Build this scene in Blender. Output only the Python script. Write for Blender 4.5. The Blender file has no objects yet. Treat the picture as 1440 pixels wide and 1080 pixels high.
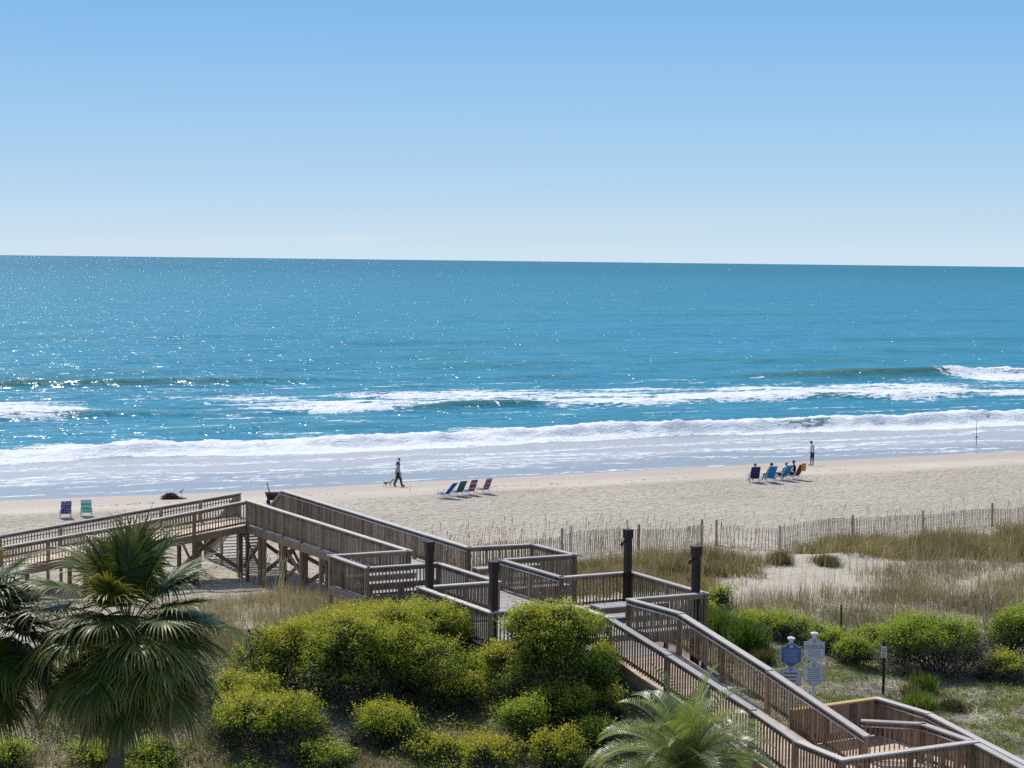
import bpy, bmesh, math, random
import numpy as np
from mathutils import Vector, Matrix
random.seed(5)
R = math.radians
scene = bpy.context.scene
col = scene.collection

# ------------------------------------------------------------------ frames
# World: camera foot at x=0,y=0, y runs out to sea.  The beach is oblique, so a
# second frame (a along the shore, L landward from the waterline) lays it out.
VX, VY = .88001, .47501
def W(a, L, z=0.0):
    return (a*VX + L*VY, 136 + a*VY - L*VX, z)
def AL(x, y):
    dy = y-136
    return x*VX+dy*VY, x*VY-dy*VX

# ------------------------------------------------------------------ noise
def _h(ix, iy, seed):
    n = (ix.astype(np.int64)*374761393 + iy.astype(np.int64)*668265263 + seed*1442695041) & 0xffffffff
    n = ((n ^ (n >> 13))*1274126177) & 0xffffffff
    return ((n ^ (n >> 16)) & 0xffff)/65535.0
def vnoise(x, y, seed=0):
    x = np.asarray(x, float); y = np.asarray(y, float)
    ix = np.floor(x); iy = np.floor(y); fx = x-ix; fy = y-iy
    fx = fx*fx*(3-2*fx); fy = fy*fy*(3-2*fy)
    a = _h(ix, iy, seed); b = _h(ix+1, iy, seed); c = _h(ix, iy+1, seed); d = _h(ix+1, iy+1, seed)
    return (a*(1-fx)+b*fx)*(1-fy)+(c*(1-fx)+d*fx)*fy
def fbm(x, y, seed=0, o=4):
    s = 0; amp = .5; t = 0
    for k in range(o):
        s = s+amp*vnoise(x*2**k+17*k, y*2**k-9*k, seed+k); t += amp; amp *= .5
    return s/t
def sstep(e0, e1, x):
    t = np.clip((x-e0)/(e1-e0), 0, 1); return t*t*(3-2*t)

# ------------------------------------------------------------------ ground height
_LW = [-400,-60,-20,-5,0,6,14,25,38,43,46,50,56,62,68,75,82,95,130,400]
_ZW = [-6,-2.5,-.75,-.29,0,.35,.85,1.0,1.0,1.0,1.15,1.5,2.1,2.35,2.2,1.75,1.3,1.1,1.1,1.1]
_ZE = [-6,-2.5,-.75,-.29,0,.35,.85,1.0,1.25,1.6,1.5,1.75,1.95,1.9,1.75,1.5,1.25,1.1,1.1,1.1]
def ground_z(a, L):
    a = np.asarray(a, float); L = np.asarray(L, float)
    w = sstep(-31, -22, a)
    z = np.interp(L, _LW, _ZW)*(1-w)+np.interp(L, _LW, _ZE)*w
    k = sstep(38, 46, L)*(1-.6*sstep(80, 100, L))
    z = z + k*(fbm(a*.16, L*.16, 3)-.5)*.9 + k*(fbm(a*.9, L*.9, 8)-.5)*.16
    # trampled dry sand of the beach
    m = sstep(8, 15, L)*(1-sstep(46, 60, L))
    z = z + m*(fbm(a*1.5, L*1.5, 21, 3)-.5)*.075
    # keep clear under the low ramps and the landing
    r = sstep(-37, -35.5, a)*(1-sstep(-28.6, -27, a))*sstep(72, 76, L)
    z = np.where(r > 0, np.minimum(z, z*(1-r)+1.15*r), z)
    return z
def gz(a, L): return float(ground_z(np.array([a]), np.array([L]))[0])
def gxy(x, y):
    a, L = AL(x, y); return gz(a, L)

# ------------------------------------------------------------------ object helpers
def tag(o, label=None, cat=None, group=None, kind=None):
    if label: o['label'] = label
    if cat: o['category'] = cat
    if group: o['group'] = group
    if kind: o['kind'] = kind
    return o
def empty(name, loc=(0, 0, 0), rz=0):
    o = bpy.data.objects.new(name, None); col.objects.link(o)
    o.empty_display_size = .2; o.location = loc; o.rotation_euler = (0, 0, rz)
    return o
def raw_mesh(name, V, F, mats, tint=None, mi=None, parent=None, smooth=False, quads=True):
    """V (n,3) array, F (m,k) array of equal-length faces"""
    me = bpy.data.meshes.new(name)
    V = np.asarray(V, np.float32); F = np.asarray(F, np.int32)
    n = len(V); m, k = F.shape
    me.vertices.add(n); me.vertices.foreach_set('co', V.ravel())
    me.loops.add(m*k); me.loops.foreach_set('vertex_index', F.ravel())
    me.polygons.add(m)
    me.polygons.foreach_set('loop_start', np.arange(0, m*k, k, dtype=np.int32))
    try: me.polygons.foreach_set('loop_total', np.full(m, k, np.int32))
    except Exception: pass
    if mi is not None: me.polygons.foreach_set('material_index', np.asarray(mi, np.int32))
    me.update(calc_edges=True)
    if tint is not None:
        at = me.attributes.new('tint', 'FLOAT', 'FACE'); at.data.foreach_set('value', np.asarray(tint, np.float32))
    if smooth: me.polygons.foreach_set('use_smooth', np.ones(m, bool))
    for mt in (mats if isinstance(mats, (list, tuple)) else [mats]): me.materials.append(mt)
    o = bpy.data.objects.new(name, me); col.objects.link(o); o.parent = parent
    return o

class MB:
    def __init__(s): s.v = []; s.f = []; s.t = []; s.m = []
    def box8(s, P, t=None, m=0):
        b = len(s.v); s.v += [tuple(p) for p in P]
        t = random.random() if t is None else t
        for q in ((0,3,2,1),(4,5,6,7),(0,1,5,4),(1,2,6,5),(2,3,7,6),(3,0,4,7)):
            s.f.append(tuple(b+i for i in q)); s.t.append(t); s.m.append(m)
    def box(s, x0, x1, y0, y1, z0, z1, t=None, m=0):
        s.box8([(x0,y0,z0),(x1,y0,z0),(x1,y1,z0),(x0,y1,z0),(x0,y0,z1),(x1,y0,z1),(x1,y1,z1),(x0,y1,z1)], t, m)
    def beam(s, p, q, w, h, t=None, m=0, up=(0,0,1), ext=0, plumb=False):
        """bar from p to q (centre line), w sideways, h along up; plumb keeps the ends and sides vertical"""
        p = Vector(p); q = Vector(q); d = (q-p).normalized()
        p = p-d*ext; q = q+d*ext
        u = Vector(up)
        sd = d.cross(u)
        if sd.length < 1e-4: sd = d.cross(Vector((VX, VY, 0)))
        sd.normalize()
        n = u if plumb else sd.cross(d).normalized()
        a = sd*w/2; b = n*h/2
        s.box8([p-a-b, p+a-b, q+a-b, q-a-b, p-a+b, p+a+b, q+a+b, q-a+b], t, m)
    def post(s, x, y, z0, z1, w, t=None, m=0, d=None):
        ax = Vector((VX, VY, 0))*w/2; ay = Vector((VY, -VX, 0))*(d or w)/2
        c0 = Vector((x, y, z0)); c1 = Vector((x, y, z1))
        s.box8([c0-ax+ay, c0+ax+ay, c0+ax-ay, c0-ax-ay, c1-ax+ay, c1+ax+ay, c1+ax-ay, c1-ax-ay], t, m)
    def tube(s, pts, rad, n=6, t=None, m=0, caps=True):
        pts = [Vector(p) for p in pts]; t = random.random() if t is None else t
        rr = rad if isinstance(rad, (list, tuple)) else [rad]*len(pts)
        b = len(s.v); k = len(pts)
        for i, p in enumerate(pts):
            d = (pts[min(i+1, k-1)]-pts[max(i-1, 0)]).normalized()
            u = d.orthogonal() if i == 0 else (u - d*u.dot(d))
            if u.length < 1e-5: u = d.orthogonal()
            u = u.normalized(); v = d.cross(u)
            for j in range(n):
                a = 2*math.pi*j/n
                s.v.append(tuple(p+(u*math.cos(a)+v*math.sin(a))*rr[i]))
        for i in range(k-1):
            for j in range(n):
                s.f.append((b+i*n+j, b+i*n+(j+1) % n, b+(i+1)*n+(j+1) % n, b+(i+1)*n+j)); s.t.append(t); s.m.append(m)
        if caps:
            for i in (0, k-1):
                s.v.append(tuple(pts[i])); c = len(s.v)-1
                for j in range(0, n):
                    q = (b+i*n+j, b+i*n+(j+1) % n)
                    s.f.append((q[1], q[0], c) if i == 0 else (q[0], q[1], c)); s.t.append(t); s.m.append(m)
    def build(s, name, mats, parent=None, smooth=False):
        me = bpy.data.meshes.new(name); me.from_pydata(s.v, [], s.f); me.update()
        at = me.attributes.new('tint', 'FLOAT', 'FACE'); at.data.foreach_set('value', s.t)
        me.polygons.foreach_set('material_index', s.m)
        if smooth: me.polygons.foreach_set('use_smooth', [True]*len(s.f))
        for mt in (mats if isinstance(mats, (list, tuple)) else [mats]): me.materials.append(mt)
        o = bpy.data.objects.new(name, me); col.objects.link(o); o.parent = parent
        return o

# ------------------------------------------------------------------ material helpers
def mat(name):
    m = bpy.data.materials.new(name); m.use_nodes = True
    nt = m.node_tree; nt.nodes.clear()
    return m, nt, nt.nodes, nt.links
def N(ns, t, **k):
    n = ns.new(t)
    for a, v in k.items(): setattr(n, a, v)
    return n
def ramp(ns, stops, interp='LINEAR'):
    n = ns.new('ShaderNodeValToRGB'); n.color_ramp.interpolation = interp
    e = n.color_ramp.elements
    while len(e) < len(stops): e.new(.5)
    for i, (p, c) in enumerate(stops):
        e[i].position = p; e[i].color = (*c, 1) if len(c) == 3 else c
    return n
def math_(ns, ls, op, a, b=None, clamp=False):
    n = ns.new('ShaderNodeMath'); n.operation = op; n.use_clamp = clamp
    for i, v in enumerate((a, b)):
        if v is None: continue
        if isinstance(v, (int, float)): n.inputs[i].default_value = v
        else: ls.new(v, n.inputs[i])
    return n.outputs[0]
def mixc(ns, ls, f, a, b, blend='MIX'):
    n = ns.new('ShaderNodeMix'); n.data_type = 'RGBA'; n.blend_type = blend
    for i, v in ((0, f), (6, a), (7, b)):
        if isinstance(v, (int, float)): n.inputs[i].default_value = v
        elif isinstance(v, tuple): n.inputs[i].default_value = (*v, 1)
        else: ls.new(v, n.inputs[i])
    return n.outputs[2]
def noise(ns, ls, vec, scale, detail=3, rough=.5, dist=0):
    n = ns.new('ShaderNodeTexNoise'); n.inputs['Scale'].default_value = scale
    n.inputs['Detail'].default_value = detail; n.inputs['Roughness'].default_value = rough
    n.inputs['Distortion'].default_value = dist
    if vec is not None: ls.new(vec, n.inputs['Vector'])
    return n.outputs[0]
def mapped(ns, ls, scale=(1, 1, 1), rot=0.0, src='Object'):
    if src == 'World':
        g = ns.new('ShaderNodeNewGeometry'); out = g.outputs['Position']
    else:
        g = ns.new('ShaderNodeTexCoord'); out = g.outputs[src]
    # rotate first, then scale, so that streaks follow the shore
    m1 = ns.new('ShaderNodeMapping'); m1.inputs['Rotation'].default_value = (0, 0, rot)
    m2 = ns.new('ShaderNodeMapping'); m2.inputs['Scale'].default_value = scale
    ls.new(out, m1.inputs['Vector']); ls.new(m1.outputs[0], m2.inputs['Vector'])
    return m2.outputs[0]
def attr(ns, name):
    n = ns.new('ShaderNodeAttribute'); n.attribute_name = name; return n.outputs['Fac']
def principled(ns, ls, colr, rough=.7, spec=.3, metal=0.0, bump=None, bstr=.3, bdist=.01):
    p = ns.new('ShaderNodeBsdfPrincipled')
    for key, v in (('Base Color', colr), ('Roughness', rough), ('Metallic', metal), ('Specular IOR Level', spec)):
        if isinstance(v, (int, float)): p.inputs[key].default_value = v
        elif isinstance(v, tuple): p.inputs[key].default_value = (*v, 1)
        else: ls.new(v, p.inputs[key])
    if bump is not None:
        b = ns.new('ShaderNodeBump'); b.inputs['Strength'].default_value = bstr; b.inputs['Distance'].default_value = bdist
        ls.new(bump, b.inputs['Height']); ls.new(b.outputs[0], p.inputs['Normal'])
    return p
def finish(nt, shader):
    o = nt.nodes.new('ShaderNodeOutputMaterial'); nt.links.new(shader, o.inputs['Surface'])

def plain(name, c, rough=.6, spec=.3, metal=0, var=.15, scale=8):
    m, nt, ns, ls = mat(name)
    v = mapped(ns, ls)
    f = noise(ns, ls, v, scale, 4)
    cc = mixc(ns, ls, f, tuple(x*(1-var) for x in c), tuple(min(1, x*(1+var)) for x in c))
    p = principled(ns, ls, cc, rough, spec, metal, f, .15, .004)
    finish(nt, p.outputs[0]); return m

def wood(name, dark, light, rough=.65, spec=.3, grain=(2, 2, 2)):
    """weathered timber: each board its own tone (face attribute), streaky stains and fine grain"""
    m, nt, ns, ls = mat(name)
    v = mapped(ns, ls, grain)
    f1 = noise(ns, ls, v, 1.1, 5, .6)
    f2 = noise(ns, ls, mapped(ns, ls, (26, 26, 9)), 1.0, 4, .65)
    t = attr(ns, 'tint')
    s = math_(ns, ls, 'ADD', math_(ns, ls, 'MULTIPLY', t, .45), math_(ns, ls, 'MULTIPLY', f1, .6))
    s = math_(ns, ls, 'ADD', s, math_(ns, ls, 'MULTIPLY', math_(ns, ls, 'SUBTRACT', f2, .5), .7))
    r = ramp(ns, [(.12, dark), (.85, light)]); ls.new(s, r.inputs[0])
    p = principled(ns, ls, r.outputs[0], rough, spec, 0, f2, .5, .006)
    finish(nt, p.outputs[0]); return m

M = {}
M['wood'] = wood('weathered_wood', (.085, .056, .034), (.45, .325, .215))
M['cap'] = wood('sun_bleached_cap', (.33, .29, .26), (.66, .595, .53), .72, .3)
M['newcap'] = wood('yellow_stained_cap', (.30, .17, .045), (.62, .42, .16))
M['support'] = wood('brown_support_timber', (.09, .05, .028), (.31, .20, .13))
M['deck'] = wood('grey_deck_boards', (.22, .185, .165), (.50, .45, .43), .6)
M['rampdeck'] = wood('tan_ramp_boards', (.46, .31, .20), (.82, .60, .42), .6)
M['pillar'] = wood('dark_brown_stain', (.016, .008, .007), (.06, .03, .026), .5)
M['slat'] = wood('fence_lath', (.20, .13, .095), (.66, .53, .43), .8)
M['metal'] = plain('galvanised_tube', (.62, .62, .63), .3, .5, .9, .1)
M['white_paint'] = plain('white_paint', (.78, .78, .77), .45, .4, 0, .05)
M['frame_white'] = plain('chair_tube_white', (.72, .73, .75), .35, .5, 0, .06)
M['black'] = plain('black_plastic', (.015, .015, .017), .4, .4)
M['dark_green'] = plain('dark_green_paint', (.01, .02, .018), .45, .4)
M['cone'] = plain('orange_plastic', (.85, .07, .015), .45, .4, 0, .1)
M['signblue'] = plain('sign_blue', (.08, .15, .34), .5, .4, 0, .12)
M['signgrey'] = plain('sign_face', (.66, .64, .64), .5, .4, 0, .05)
M['signedge'] = plain('sign_edge', (.10, .11, .16), .5)
M['signtext'] = plain('sign_lettering', (.035, .035, .07), .6, .3, 0, .1)
M['signtextlight'] = plain('sign_lettering_pale', (.45, .50, .58), .6)
M['signred'] = plain('sign_red', (.55, .04, .04), .5)

# ------------------------------------------------------------------ sand and soil
def sand_material():
    m, nt, ns, ls = mat('beach_sand')
    pos = mapped(ns, ls, (1, 1, 1), 0, 'World')
    A = attr(ns, 'inland'); wet = attr(ns, 'wet'); litter = attr(ns, 'litter'); foot = attr(ns, 'foot')
    n1 = noise(ns, ls, pos, .12, 4); n2 = noise(ns, ls, pos, 2.2, 5, .6); n3 = noise(ns, ls, pos, 24, 4, .65)
    rot = mapped(ns, ls, (1, 1.35, 1), R(-28.4), 'World')
    nf = noise(ns, ls, rot, 2.6, 3, .6, .5)
    dry = ramp(ns, [(.25, (.575, .495, .385)), (.75, (.72, .63, .50))]); ls.new(n1, dry.inputs[0])
    c = mixc(ns, ls, math_(ns, ls, 'MULTIPLY', n2, .35), dry.outputs[0], (.48, .40, .32))
    ff = ramp(ns, [(.36, (1, 1, 1)), (.5, (0, 0, 0))]); ls.new(nf, ff.inputs[0])
    c = mixc(ns, ls, math_(ns, ls, 'MULTIPLY', math_(ns, ls, 'MULTIPLY', ff.outputs[0], foot), .8), c, (.34, .28, .205))
    big_ = noise(ns, ls, mapped(ns, ls, (.10, .45, 1), R(-28.4), 'World'), 1.0, 4, .6)
    br_ = ramp(ns, [(.42, (0, 0, 0)), (.62, (1, 1, 1))]); ls.new(big_, br_.inputs[0])
    c = mixc(ns, ls, math_(ns, ls, 'MULTIPLY', br_.outputs[0], .30), c, (.44, .37, .29))
    c = mixc(ns, ls, wet, c, (.50, .405, .32))
    soil = ramp(ns, [(.3, (.07, .055, .035)), (.52, (.17, .135, .10)), (.75, (.40, .34, .28))]); ls.new(n2, soil.inputs[0])
    fl = math_(ns, ls, 'MULTIPLY', litter, math_(ns, ls, 'ADD', math_(ns, ls, 'MULTIPLY', n3, .9), .3), True)
    c = mixc(ns, ls, fl, c, soil.outputs[0])
    h = math_(ns, ls, 'ADD', math_(ns, ls, 'MULTIPLY', math_(ns, ls, 'MULTIPLY', nf, foot), 1.0), math_(ns, ls, 'MULTIPLY', n3, .10))
    rg = math_(ns, ls, 'SUBTRACT', .95, math_(ns, ls, 'MULTIPLY', wet, .35))
    p = principled(ns, ls, c, rg, .25, 0, h, 1.0, .42)
    finish(nt, p.outputs[0]); return m

def axis(fine0, fine1, step, far0, far1, g=1.12, stepmax=1e9):
    mid = list(np.arange(fine0, fine1+1e-6, step))
    lo = []; x = fine0; s = step
    while x > far0: s = min(s*g, stepmax); x -= s; lo.append(x)
    hi = []; x = mid[-1]; s = step
    while x < far1: s = min(s*g, stepmax); x += s; hi.append(x)
    return np.array(lo[::-1]+mid+hi)
def grid_object(name, A, B, zf, material, attrs, kind='structure'):
    aa, bb = np.meshgrid(A, B)               # rows: B
    z = zf(aa, bb)
    X = aa*VX + bb*VY; Y = 136 + aa*VY - bb*VX
    V = np.stack([X, Y, z], -1).reshape(-1, 3)
    na, nb = len(A), len(B)
    i = np.arange(nb-1)[:, None]*na + np.arange(na-1)[None, :]
    F = np.stack([i, i+1, i+na+1, i+na], -1).reshape(-1, 4)[:, ::-1]
    o = raw_mesh(name, V, F, material, smooth=True)
    for k, fn in attrs.items():
        at = o.data.attributes.new(k, 'FLOAT', 'POINT'); at.data.foreach_set('value', np.asarray(fn(aa, bb), np.float32).ravel())
    o['kind'] = kind
    return o
def litter_f(a, L):
    w = sstep(-31, -22, a)
    n = fbm(a*.22, L*.22, 40)
    west = sstep(55, 62, L+(n-.5)*14)
    east = sstep(60, 68, L+(n-.5)*10)
    base = west*(1-w)+east*w
    holes = sstep(.52, .62, fbm(a*.33, L*.33, 60))
    return np.clip(base*(1-(.35+.45*w)*holes), 0, 1)
GA = axis(-70, 60, .42, -1200, 1600, 1.14)
GL = axis(-8, 92, .42, -320, 900, 1.14)
ground = grid_object('ground', GA, GL, ground_z, sand_material(), {
    'inland': lambda a, L: sstep(44, 60, L),
    'wet': lambda a, L: 1-sstep(4.5, 9.5, L+3*(fbm(a*.06, L*.2, 30)-.5)+.02*a),
    'foot': lambda a, L: sstep(9, 15, L+7*(fbm(a*.05, L*.12, 31)-.5))*(1-.75*sstep(44, 50, L)),
    'litter': litter_f})

# ------------------------------------------------------------------ sea
def shore_off(a):
    return np.interp(a, [-200, -50, -35, -20, -8, 0, 22, 49, 200], [-.03, -.03, .0, .125, .05, .04, -.08, -.15, -.15])
def bump1(x, w0, w1):
    """asymmetric hump: w0 toward the shore, w1 out to sea (x = b - b0)"""
    return np.where(x < 0, np.exp(-(x/w0)**2), np.exp(-(x/w1)**2))
def env(a, c, w):
    return np.exp(-np.abs((a-c)/w)**3)
def crest_lines(a):
    n = lambda s, f, amp: (fbm(a*f, a*0+s*7.3, 90+s, 3)-.5)*amp
    A0 = 25 + n(1, .07, 4) + n(2, .4, 1.0)
    B0 = 57 + n(3, .05, 8) + n(4, .35, 1.3) - 2.5*sstep(20, 60, a)
    C0 = 101 + n(5, .03, 6) - 14*sstep(45, 110, a)
    return A0, B0, C0
def sea_fields(a, L):
    b = -L
    A0, B0, C0 = crest_lines(a)
    rough = fbm(a*.9, b*.9, 5, 3)-.5
    xa, xb, xc = b-A0, b-B0, b-C0
    ga = .42+.8*(fbm(a*.11, a*0, 55, 3)-.5)+.55*env(a, 45, 30)
    z = ga*bump1(xa, .9, 4.5)
    gb = .30+.55*env(a, 27, 8)+.35*env(a, 74, 12)+.25*env(a, -16, 7)+.2*env(a, 50, 9)
    z = z+gb*bump1(xb, 1.4, 6)
    gc = .80*env(a, -2, 30)+.95*env(a, 108, 22)+.10+.25*env(a, 60, 9)
    z = z+gc*bump1(xc, 1.9, 8)
    for k, (b0, h, f, sd) in enumerate(((42, .28, .05, 61), (84, .25, .05, 62), (126, .42, .035, 63), (152, .34, .03, 64), (186, .40, .02, 65), (232, .36, .018, 66), (292, .36, .015, 67), (366, .34, .012, 68))):
        line = b0+(fbm(a*f*.6, a*0+k, sd, 3)-.5)*b0*.16
        e = sstep(.40, .66, fbm(a*f, a*0+3.3*k, sd+30, 3))
        z = z+h*e*bump1(b-line, 2.2+b0*.012, 7+b0*.03)
    chop = (fbm(a*.12, b*.32, 71, 4)-.5)*.36*sstep(26, 60, b)*(1-sstep(600, 1500, b))
    z = z+chop
    # foam -----------------------------------------------------------
    f = np.zeros_like(z)
    # A: continuous roller with a long white apron toward the shore
    apron = 3.2+4.5*(fbm(a*.09, a*0, 56, 4)-.5)
    back = 12+12*(fbm(a*.07, a*0+4, 57, 3)-.5)
    fa = sstep(-apron-1.5, -apron+.3, xa)*(1-sstep(back*.35, back, xa))
    fa = np.maximum(fa, 0)
    tearA = sstep(.30, .62, fbm(a*.22, b*.5, 177, 4))
    f = np.maximum(f, fa*(1.08-.85*sstep(1.2, 7, xa)*(1-tearA)-.25*sstep(-1, -3.5, xa)*(1-tearA)))
    f = f*(1-.55*env(a, 43, 3.5)*sstep(-1.6, -.6, xa)*(1-sstep(.2, 1.0, xa)))*(1-.6*env(a, 78, 5)*sstep(-1.4, -.5, xa)*(1-sstep(.2, 1.0, xa)))
    # B: broad torn patches
    patch = np.clip(sstep(.30, .5, fbm(a*.045, a*0+9, 58, 3))*.7+env(a, -17, 9)+sstep(2, 8, a)*(1-sstep(96, 110, a)), 0, 1)
    start = 2+10*(1-patch)-3*patch
    endb = 20+15*fbm(a*.06, a*0+2, 59)
    fb = sstep(start-2.5, start+1, xb)*(1-sstep(endb*.6, endb+3, xb))*(.45+.5*patch)
    gap = env(a, 27, 7)*(1-sstep(-.5, 1.5, xb))+env(a, -3, 5)*.8
    fb = fb*(1-np.clip(gap, 0, 1))
    tear = sstep(.30, .56, fbm(a*.10, b*.30, 77, 4))
    strand = sstep(.36, .60, fbm(a*.16+b*.12, b*.75, 177, 4))
    f = np.maximum(f, fb*(.20+.42*tear+.40*strand))
    # C on the right is breaking, on the left only its lip glitters
    fc = sstep(108, 116, a+3*rough)*sstep(-16, -12, xc)*(1-sstep(2, 8, xc))
    f = np.maximum(f, fc*(.55+.5*tear))
    lip = .0*z
    f = np.maximum(f, lip)
    # spilled streaks between the lines
    st = sstep(.56, .72, fbm(a*.13, b*.55, 81, 4))*sstep(24, 30, b)*(1-sstep(88, 112, b))
    f = np.maximum(f, st*.52)
    # swash sheets: thin lace edges
    for k, (b0, amp, wd, st_) in enumerate(((16, 5, .9, .60), (11, 7, .6, .66), (5.5, 5, .5, .58), (.9, 2.2, .35, .60))):
        ln = b0+(fbm(a*.06, a*0+k*5, 100+k, 4)-.5)*amp*2
        f = np.maximum(f, st_*bump1(b-ln, wd*.6, wd*2.2))
    sp = sstep(.50, .78, fbm(a*.16, b*.9, 83, 4))*sstep(1, 4, b)*(1-sstep(15, 23, b))
    f = np.maximum(f, sp*.55)
    sp2 = sstep(.48, .70, fbm(a*.09, b*.35, 85, 3)+.10*(a < 5))*sstep(2, 6, b)*(1-sstep(17, 24, b))  # foam patches whose white specks also paint sun glitter onto the shallows
    f = np.maximum(f, sp2*.50)
    f = np.maximum(f, .66*bump1(b-shore_off(a)*-17+1.0-(fbm(a*.3, a*0, 14, 3)-.5)*2, .35, .5))
    # height of broken water is lumpy
    z = z+np.clip(f-.5, 0, 1)*((fbm(a*1.6, b*1.6, 6, 3)-.35)*.75+(fbm(a*.45, b*.8, 7, 3)-.4)*.9)*sstep(20, 24, b)
    nz = sstep(3, 20, b)
    z = z*sstep(14, 24, b) + (1-nz)*shore_off(a) + (1-sstep(0, 8, b))*(fbm(a*.25, a*0, 14, 3)-.5)*.05
    # behind the waterline the sheet dives under the sand
    z = z - np.clip(-b-4, 0, 100)*.05
    shallow = 1-sstep(19, 27, b)
    fade = 1-sstep(500, 1500, b)
    return z*np.where(b > 400, fade, 1), f*(1-sstep(190, 240, b)), shallow
_cache = {}
def sea_get(a, L):
    if 'v' not in _cache: _cache['v'] = sea_fields(a, L)
    return _cache['v']
def sea_material():
    m, nt, ns, ls = mat('sea_water')
    foam = attr(ns, 'foam'); sh = attr(ns, 'shallow')
    r0 = mapped(ns, ls, (1, 1, 1), R(-28.4), 'World')
    r1 = mapped(ns, ls, (.45, 1.3, 1), R(-28.4), 'World')
    r2 = mapped(ns, ls, (.012, .05, 1), R(-28.4), 'World')
    big = noise(ns, ls, r2, 1, 4, .55)
    swell = noise(ns, ls, r1, .32, 4, .6)
    mid = noise(ns, ls, r1, 1.7, 4, .62)
    fine = noise(ns, ls, r0, 6.5, 3, .6)
    # body colour of the water, with ripple shading painted into its tone
    deep = ramp(ns, [(.28, (.014, .172, .272)), (.74, (.055, .305, .405))]); rp_ = noise(ns, ls, mapped(ns, ls, (.10, .42, 1), R(-28.4), 'World'), 1.0, 6, .68)
    ls.new(math_(ns, ls, 'ADD', math_(ns, ls, 'MULTIPLY', big, .45), math_(ns, ls, 'ADD', math_(ns, ls, 'MULTIPLY', math_(ns, ls, 'SUBTRACT', rp_, .5), 1.3), .275)), deep.inputs[0])
    offs = N(ns, 'ShaderNodeSeparateXYZ'); ls.new(r0, offs.inputs[0])
    far_ = N(ns, 'ShaderNodeMapRange'); far_.inputs['From Min'].default_value = 350; far_.inputs['From Max'].default_value = 2500; ls.new(offs.outputs[1], far_.inputs['Value'])
    hgt = N(ns, 'ShaderNodeSeparateXYZ'); g = N(ns, 'ShaderNodeNewGeometry'); ls.new(g.outputs['Position'], hgt.inputs[0])
    hz = math_(ns, ls, 'MULTIPLY', math_(ns, ls, 'SUBTRACT', hgt.outputs[2], .12), 1.5, True)
    dc = mixc(ns, ls, math_(ns, ls, 'MULTIPLY', far_.outputs[0], .75), deep.outputs[0], (.010, .150, .235))
    c = mixc(ns, ls, hz, dc, (.045, .16, .13))
    wash = attr(ns, 'wash')
    wc = mixc(ns, ls, wash, (.40, .39, .38), (.62, .565, .51))
    wc = mixc(ns, ls, math_(ns, ls, 'MULTIPLY', mid, .35), wc, (.30, .30, .33))
    c = mixc(ns, ls, math_(ns, ls, 'MULTIPLY', sh, .95), c, wc)
    # foam: broken up by lace-like noise
    rf = mapped(ns, ls, (.8, 1.9, 1.9), R(-28.4), 'World')
    lace = noise(ns, ls, rf, 1.3, 7, .68, .5)
    lace2 = noise(ns, ls, mapped(ns, ls, (.22, .9, 1), R(-28.4), 'World'), 1.0, 5, .65, 1.2)
    fm = math_(ns, ls, 'ADD', foam, math_(ns, ls, 'MULTIPLY', math_(ns, ls, 'SUBTRACT', lace2, .5), 1.3))
    fm = math_(ns, ls, 'ADD', fm, math_(ns, ls, 'MULTIPLY', math_(ns, ls, 'SUBTRACT', lace, .5), 2.3))
    fr = ramp(ns, [(.50, (0, 0, 0)), (.66, (1, 1, 1))]); ls.new(fm, fr.inputs[0])
    fz = math_(ns, ls, 'MULTIPLY', fr.outputs[0], ramp_on(ns, ls, foam, .08, .3))
    h = math_(ns, ls, 'ADD', math_(ns, ls, 'MULTIPLY', swell, 1.0), math_(ns, ls, 'MULTIPLY', mid, .34))
    h = math_(ns, ls, 'ADD', h, math_(ns, ls, 'MULTIPLY', fine, .10))
    calm = math_(ns, ls, 'SUBTRACT', 1.0, math_(ns, ls, 'MULTIPLY', sh, .93))
    h = math_(ns, ls, 'MULTIPLY', h, calm)
    def tilt(vec, sc, amp, det):
        n = ns.new('ShaderNodeTexNoise'); n.inputs['Scale'].default_value = sc; n.inputs['Detail'].default_value = det; n.inputs['Roughness'].default_value = .6
        ls.new(vec, n.inputs['Vector'])
        v = N(ns, 'ShaderNodeVectorMath', operation='SUBTRACT'); ls.new(n.outputs['Color'], v.inputs[0]); v.inputs[1].default_value = (.5, .5, .5)
        m_ = N(ns, 'ShaderNodeVectorMath', operation='SCALE'); ls.new(v.outputs[0], m_.inputs[0])
        if isinstance(amp, (int, float)): m_.inputs['Scale'].default_value = amp
        else: ls.new(amp, m_.inputs['Scale'])
        return m_.outputs[0]
    # steep little wavelets: rare, grouped, the ones that throw the glints
    rs = mapped(ns, ls, (1.0, .30, 1), R(-28.4), 'World')
    sk = ramp(ns, [(.575, (0, 0, 0)), (.64, (1, 1, 1))]); ls.new(noise(ns, ls, rs, .85, 1, .5), sk.inputs[0])
    gk = ramp(ns, [(.42, (.25, .25, .25)), (.56, (1, 1, 1))]); ls.new(noise(ns, ls, r1, .12, 3, .6), gk.inputs[0])
    steep = math_(ns, ls, 'MULTIPLY', math_(ns, ls, 'MULTIPLY', sk.outputs[0], gk.outputs[0]), 7.0)
    ad = N(ns, 'ShaderNodeVectorMath', operation='ADD'); ls.new(tilt(r1, .9, 1.6, 2), ad.inputs[0]); ls.new(tilt(r0, 4.0, .9, 2), ad.inputs[1])
    ad2 = N(ns, 'ShaderNodeVectorMath', operation='ADD'); ls.new(ad.outputs[0], ad2.inputs[0]); ls.new(tilt(rs, 1.7, steep, 0), ad2.inputs[1])
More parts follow.
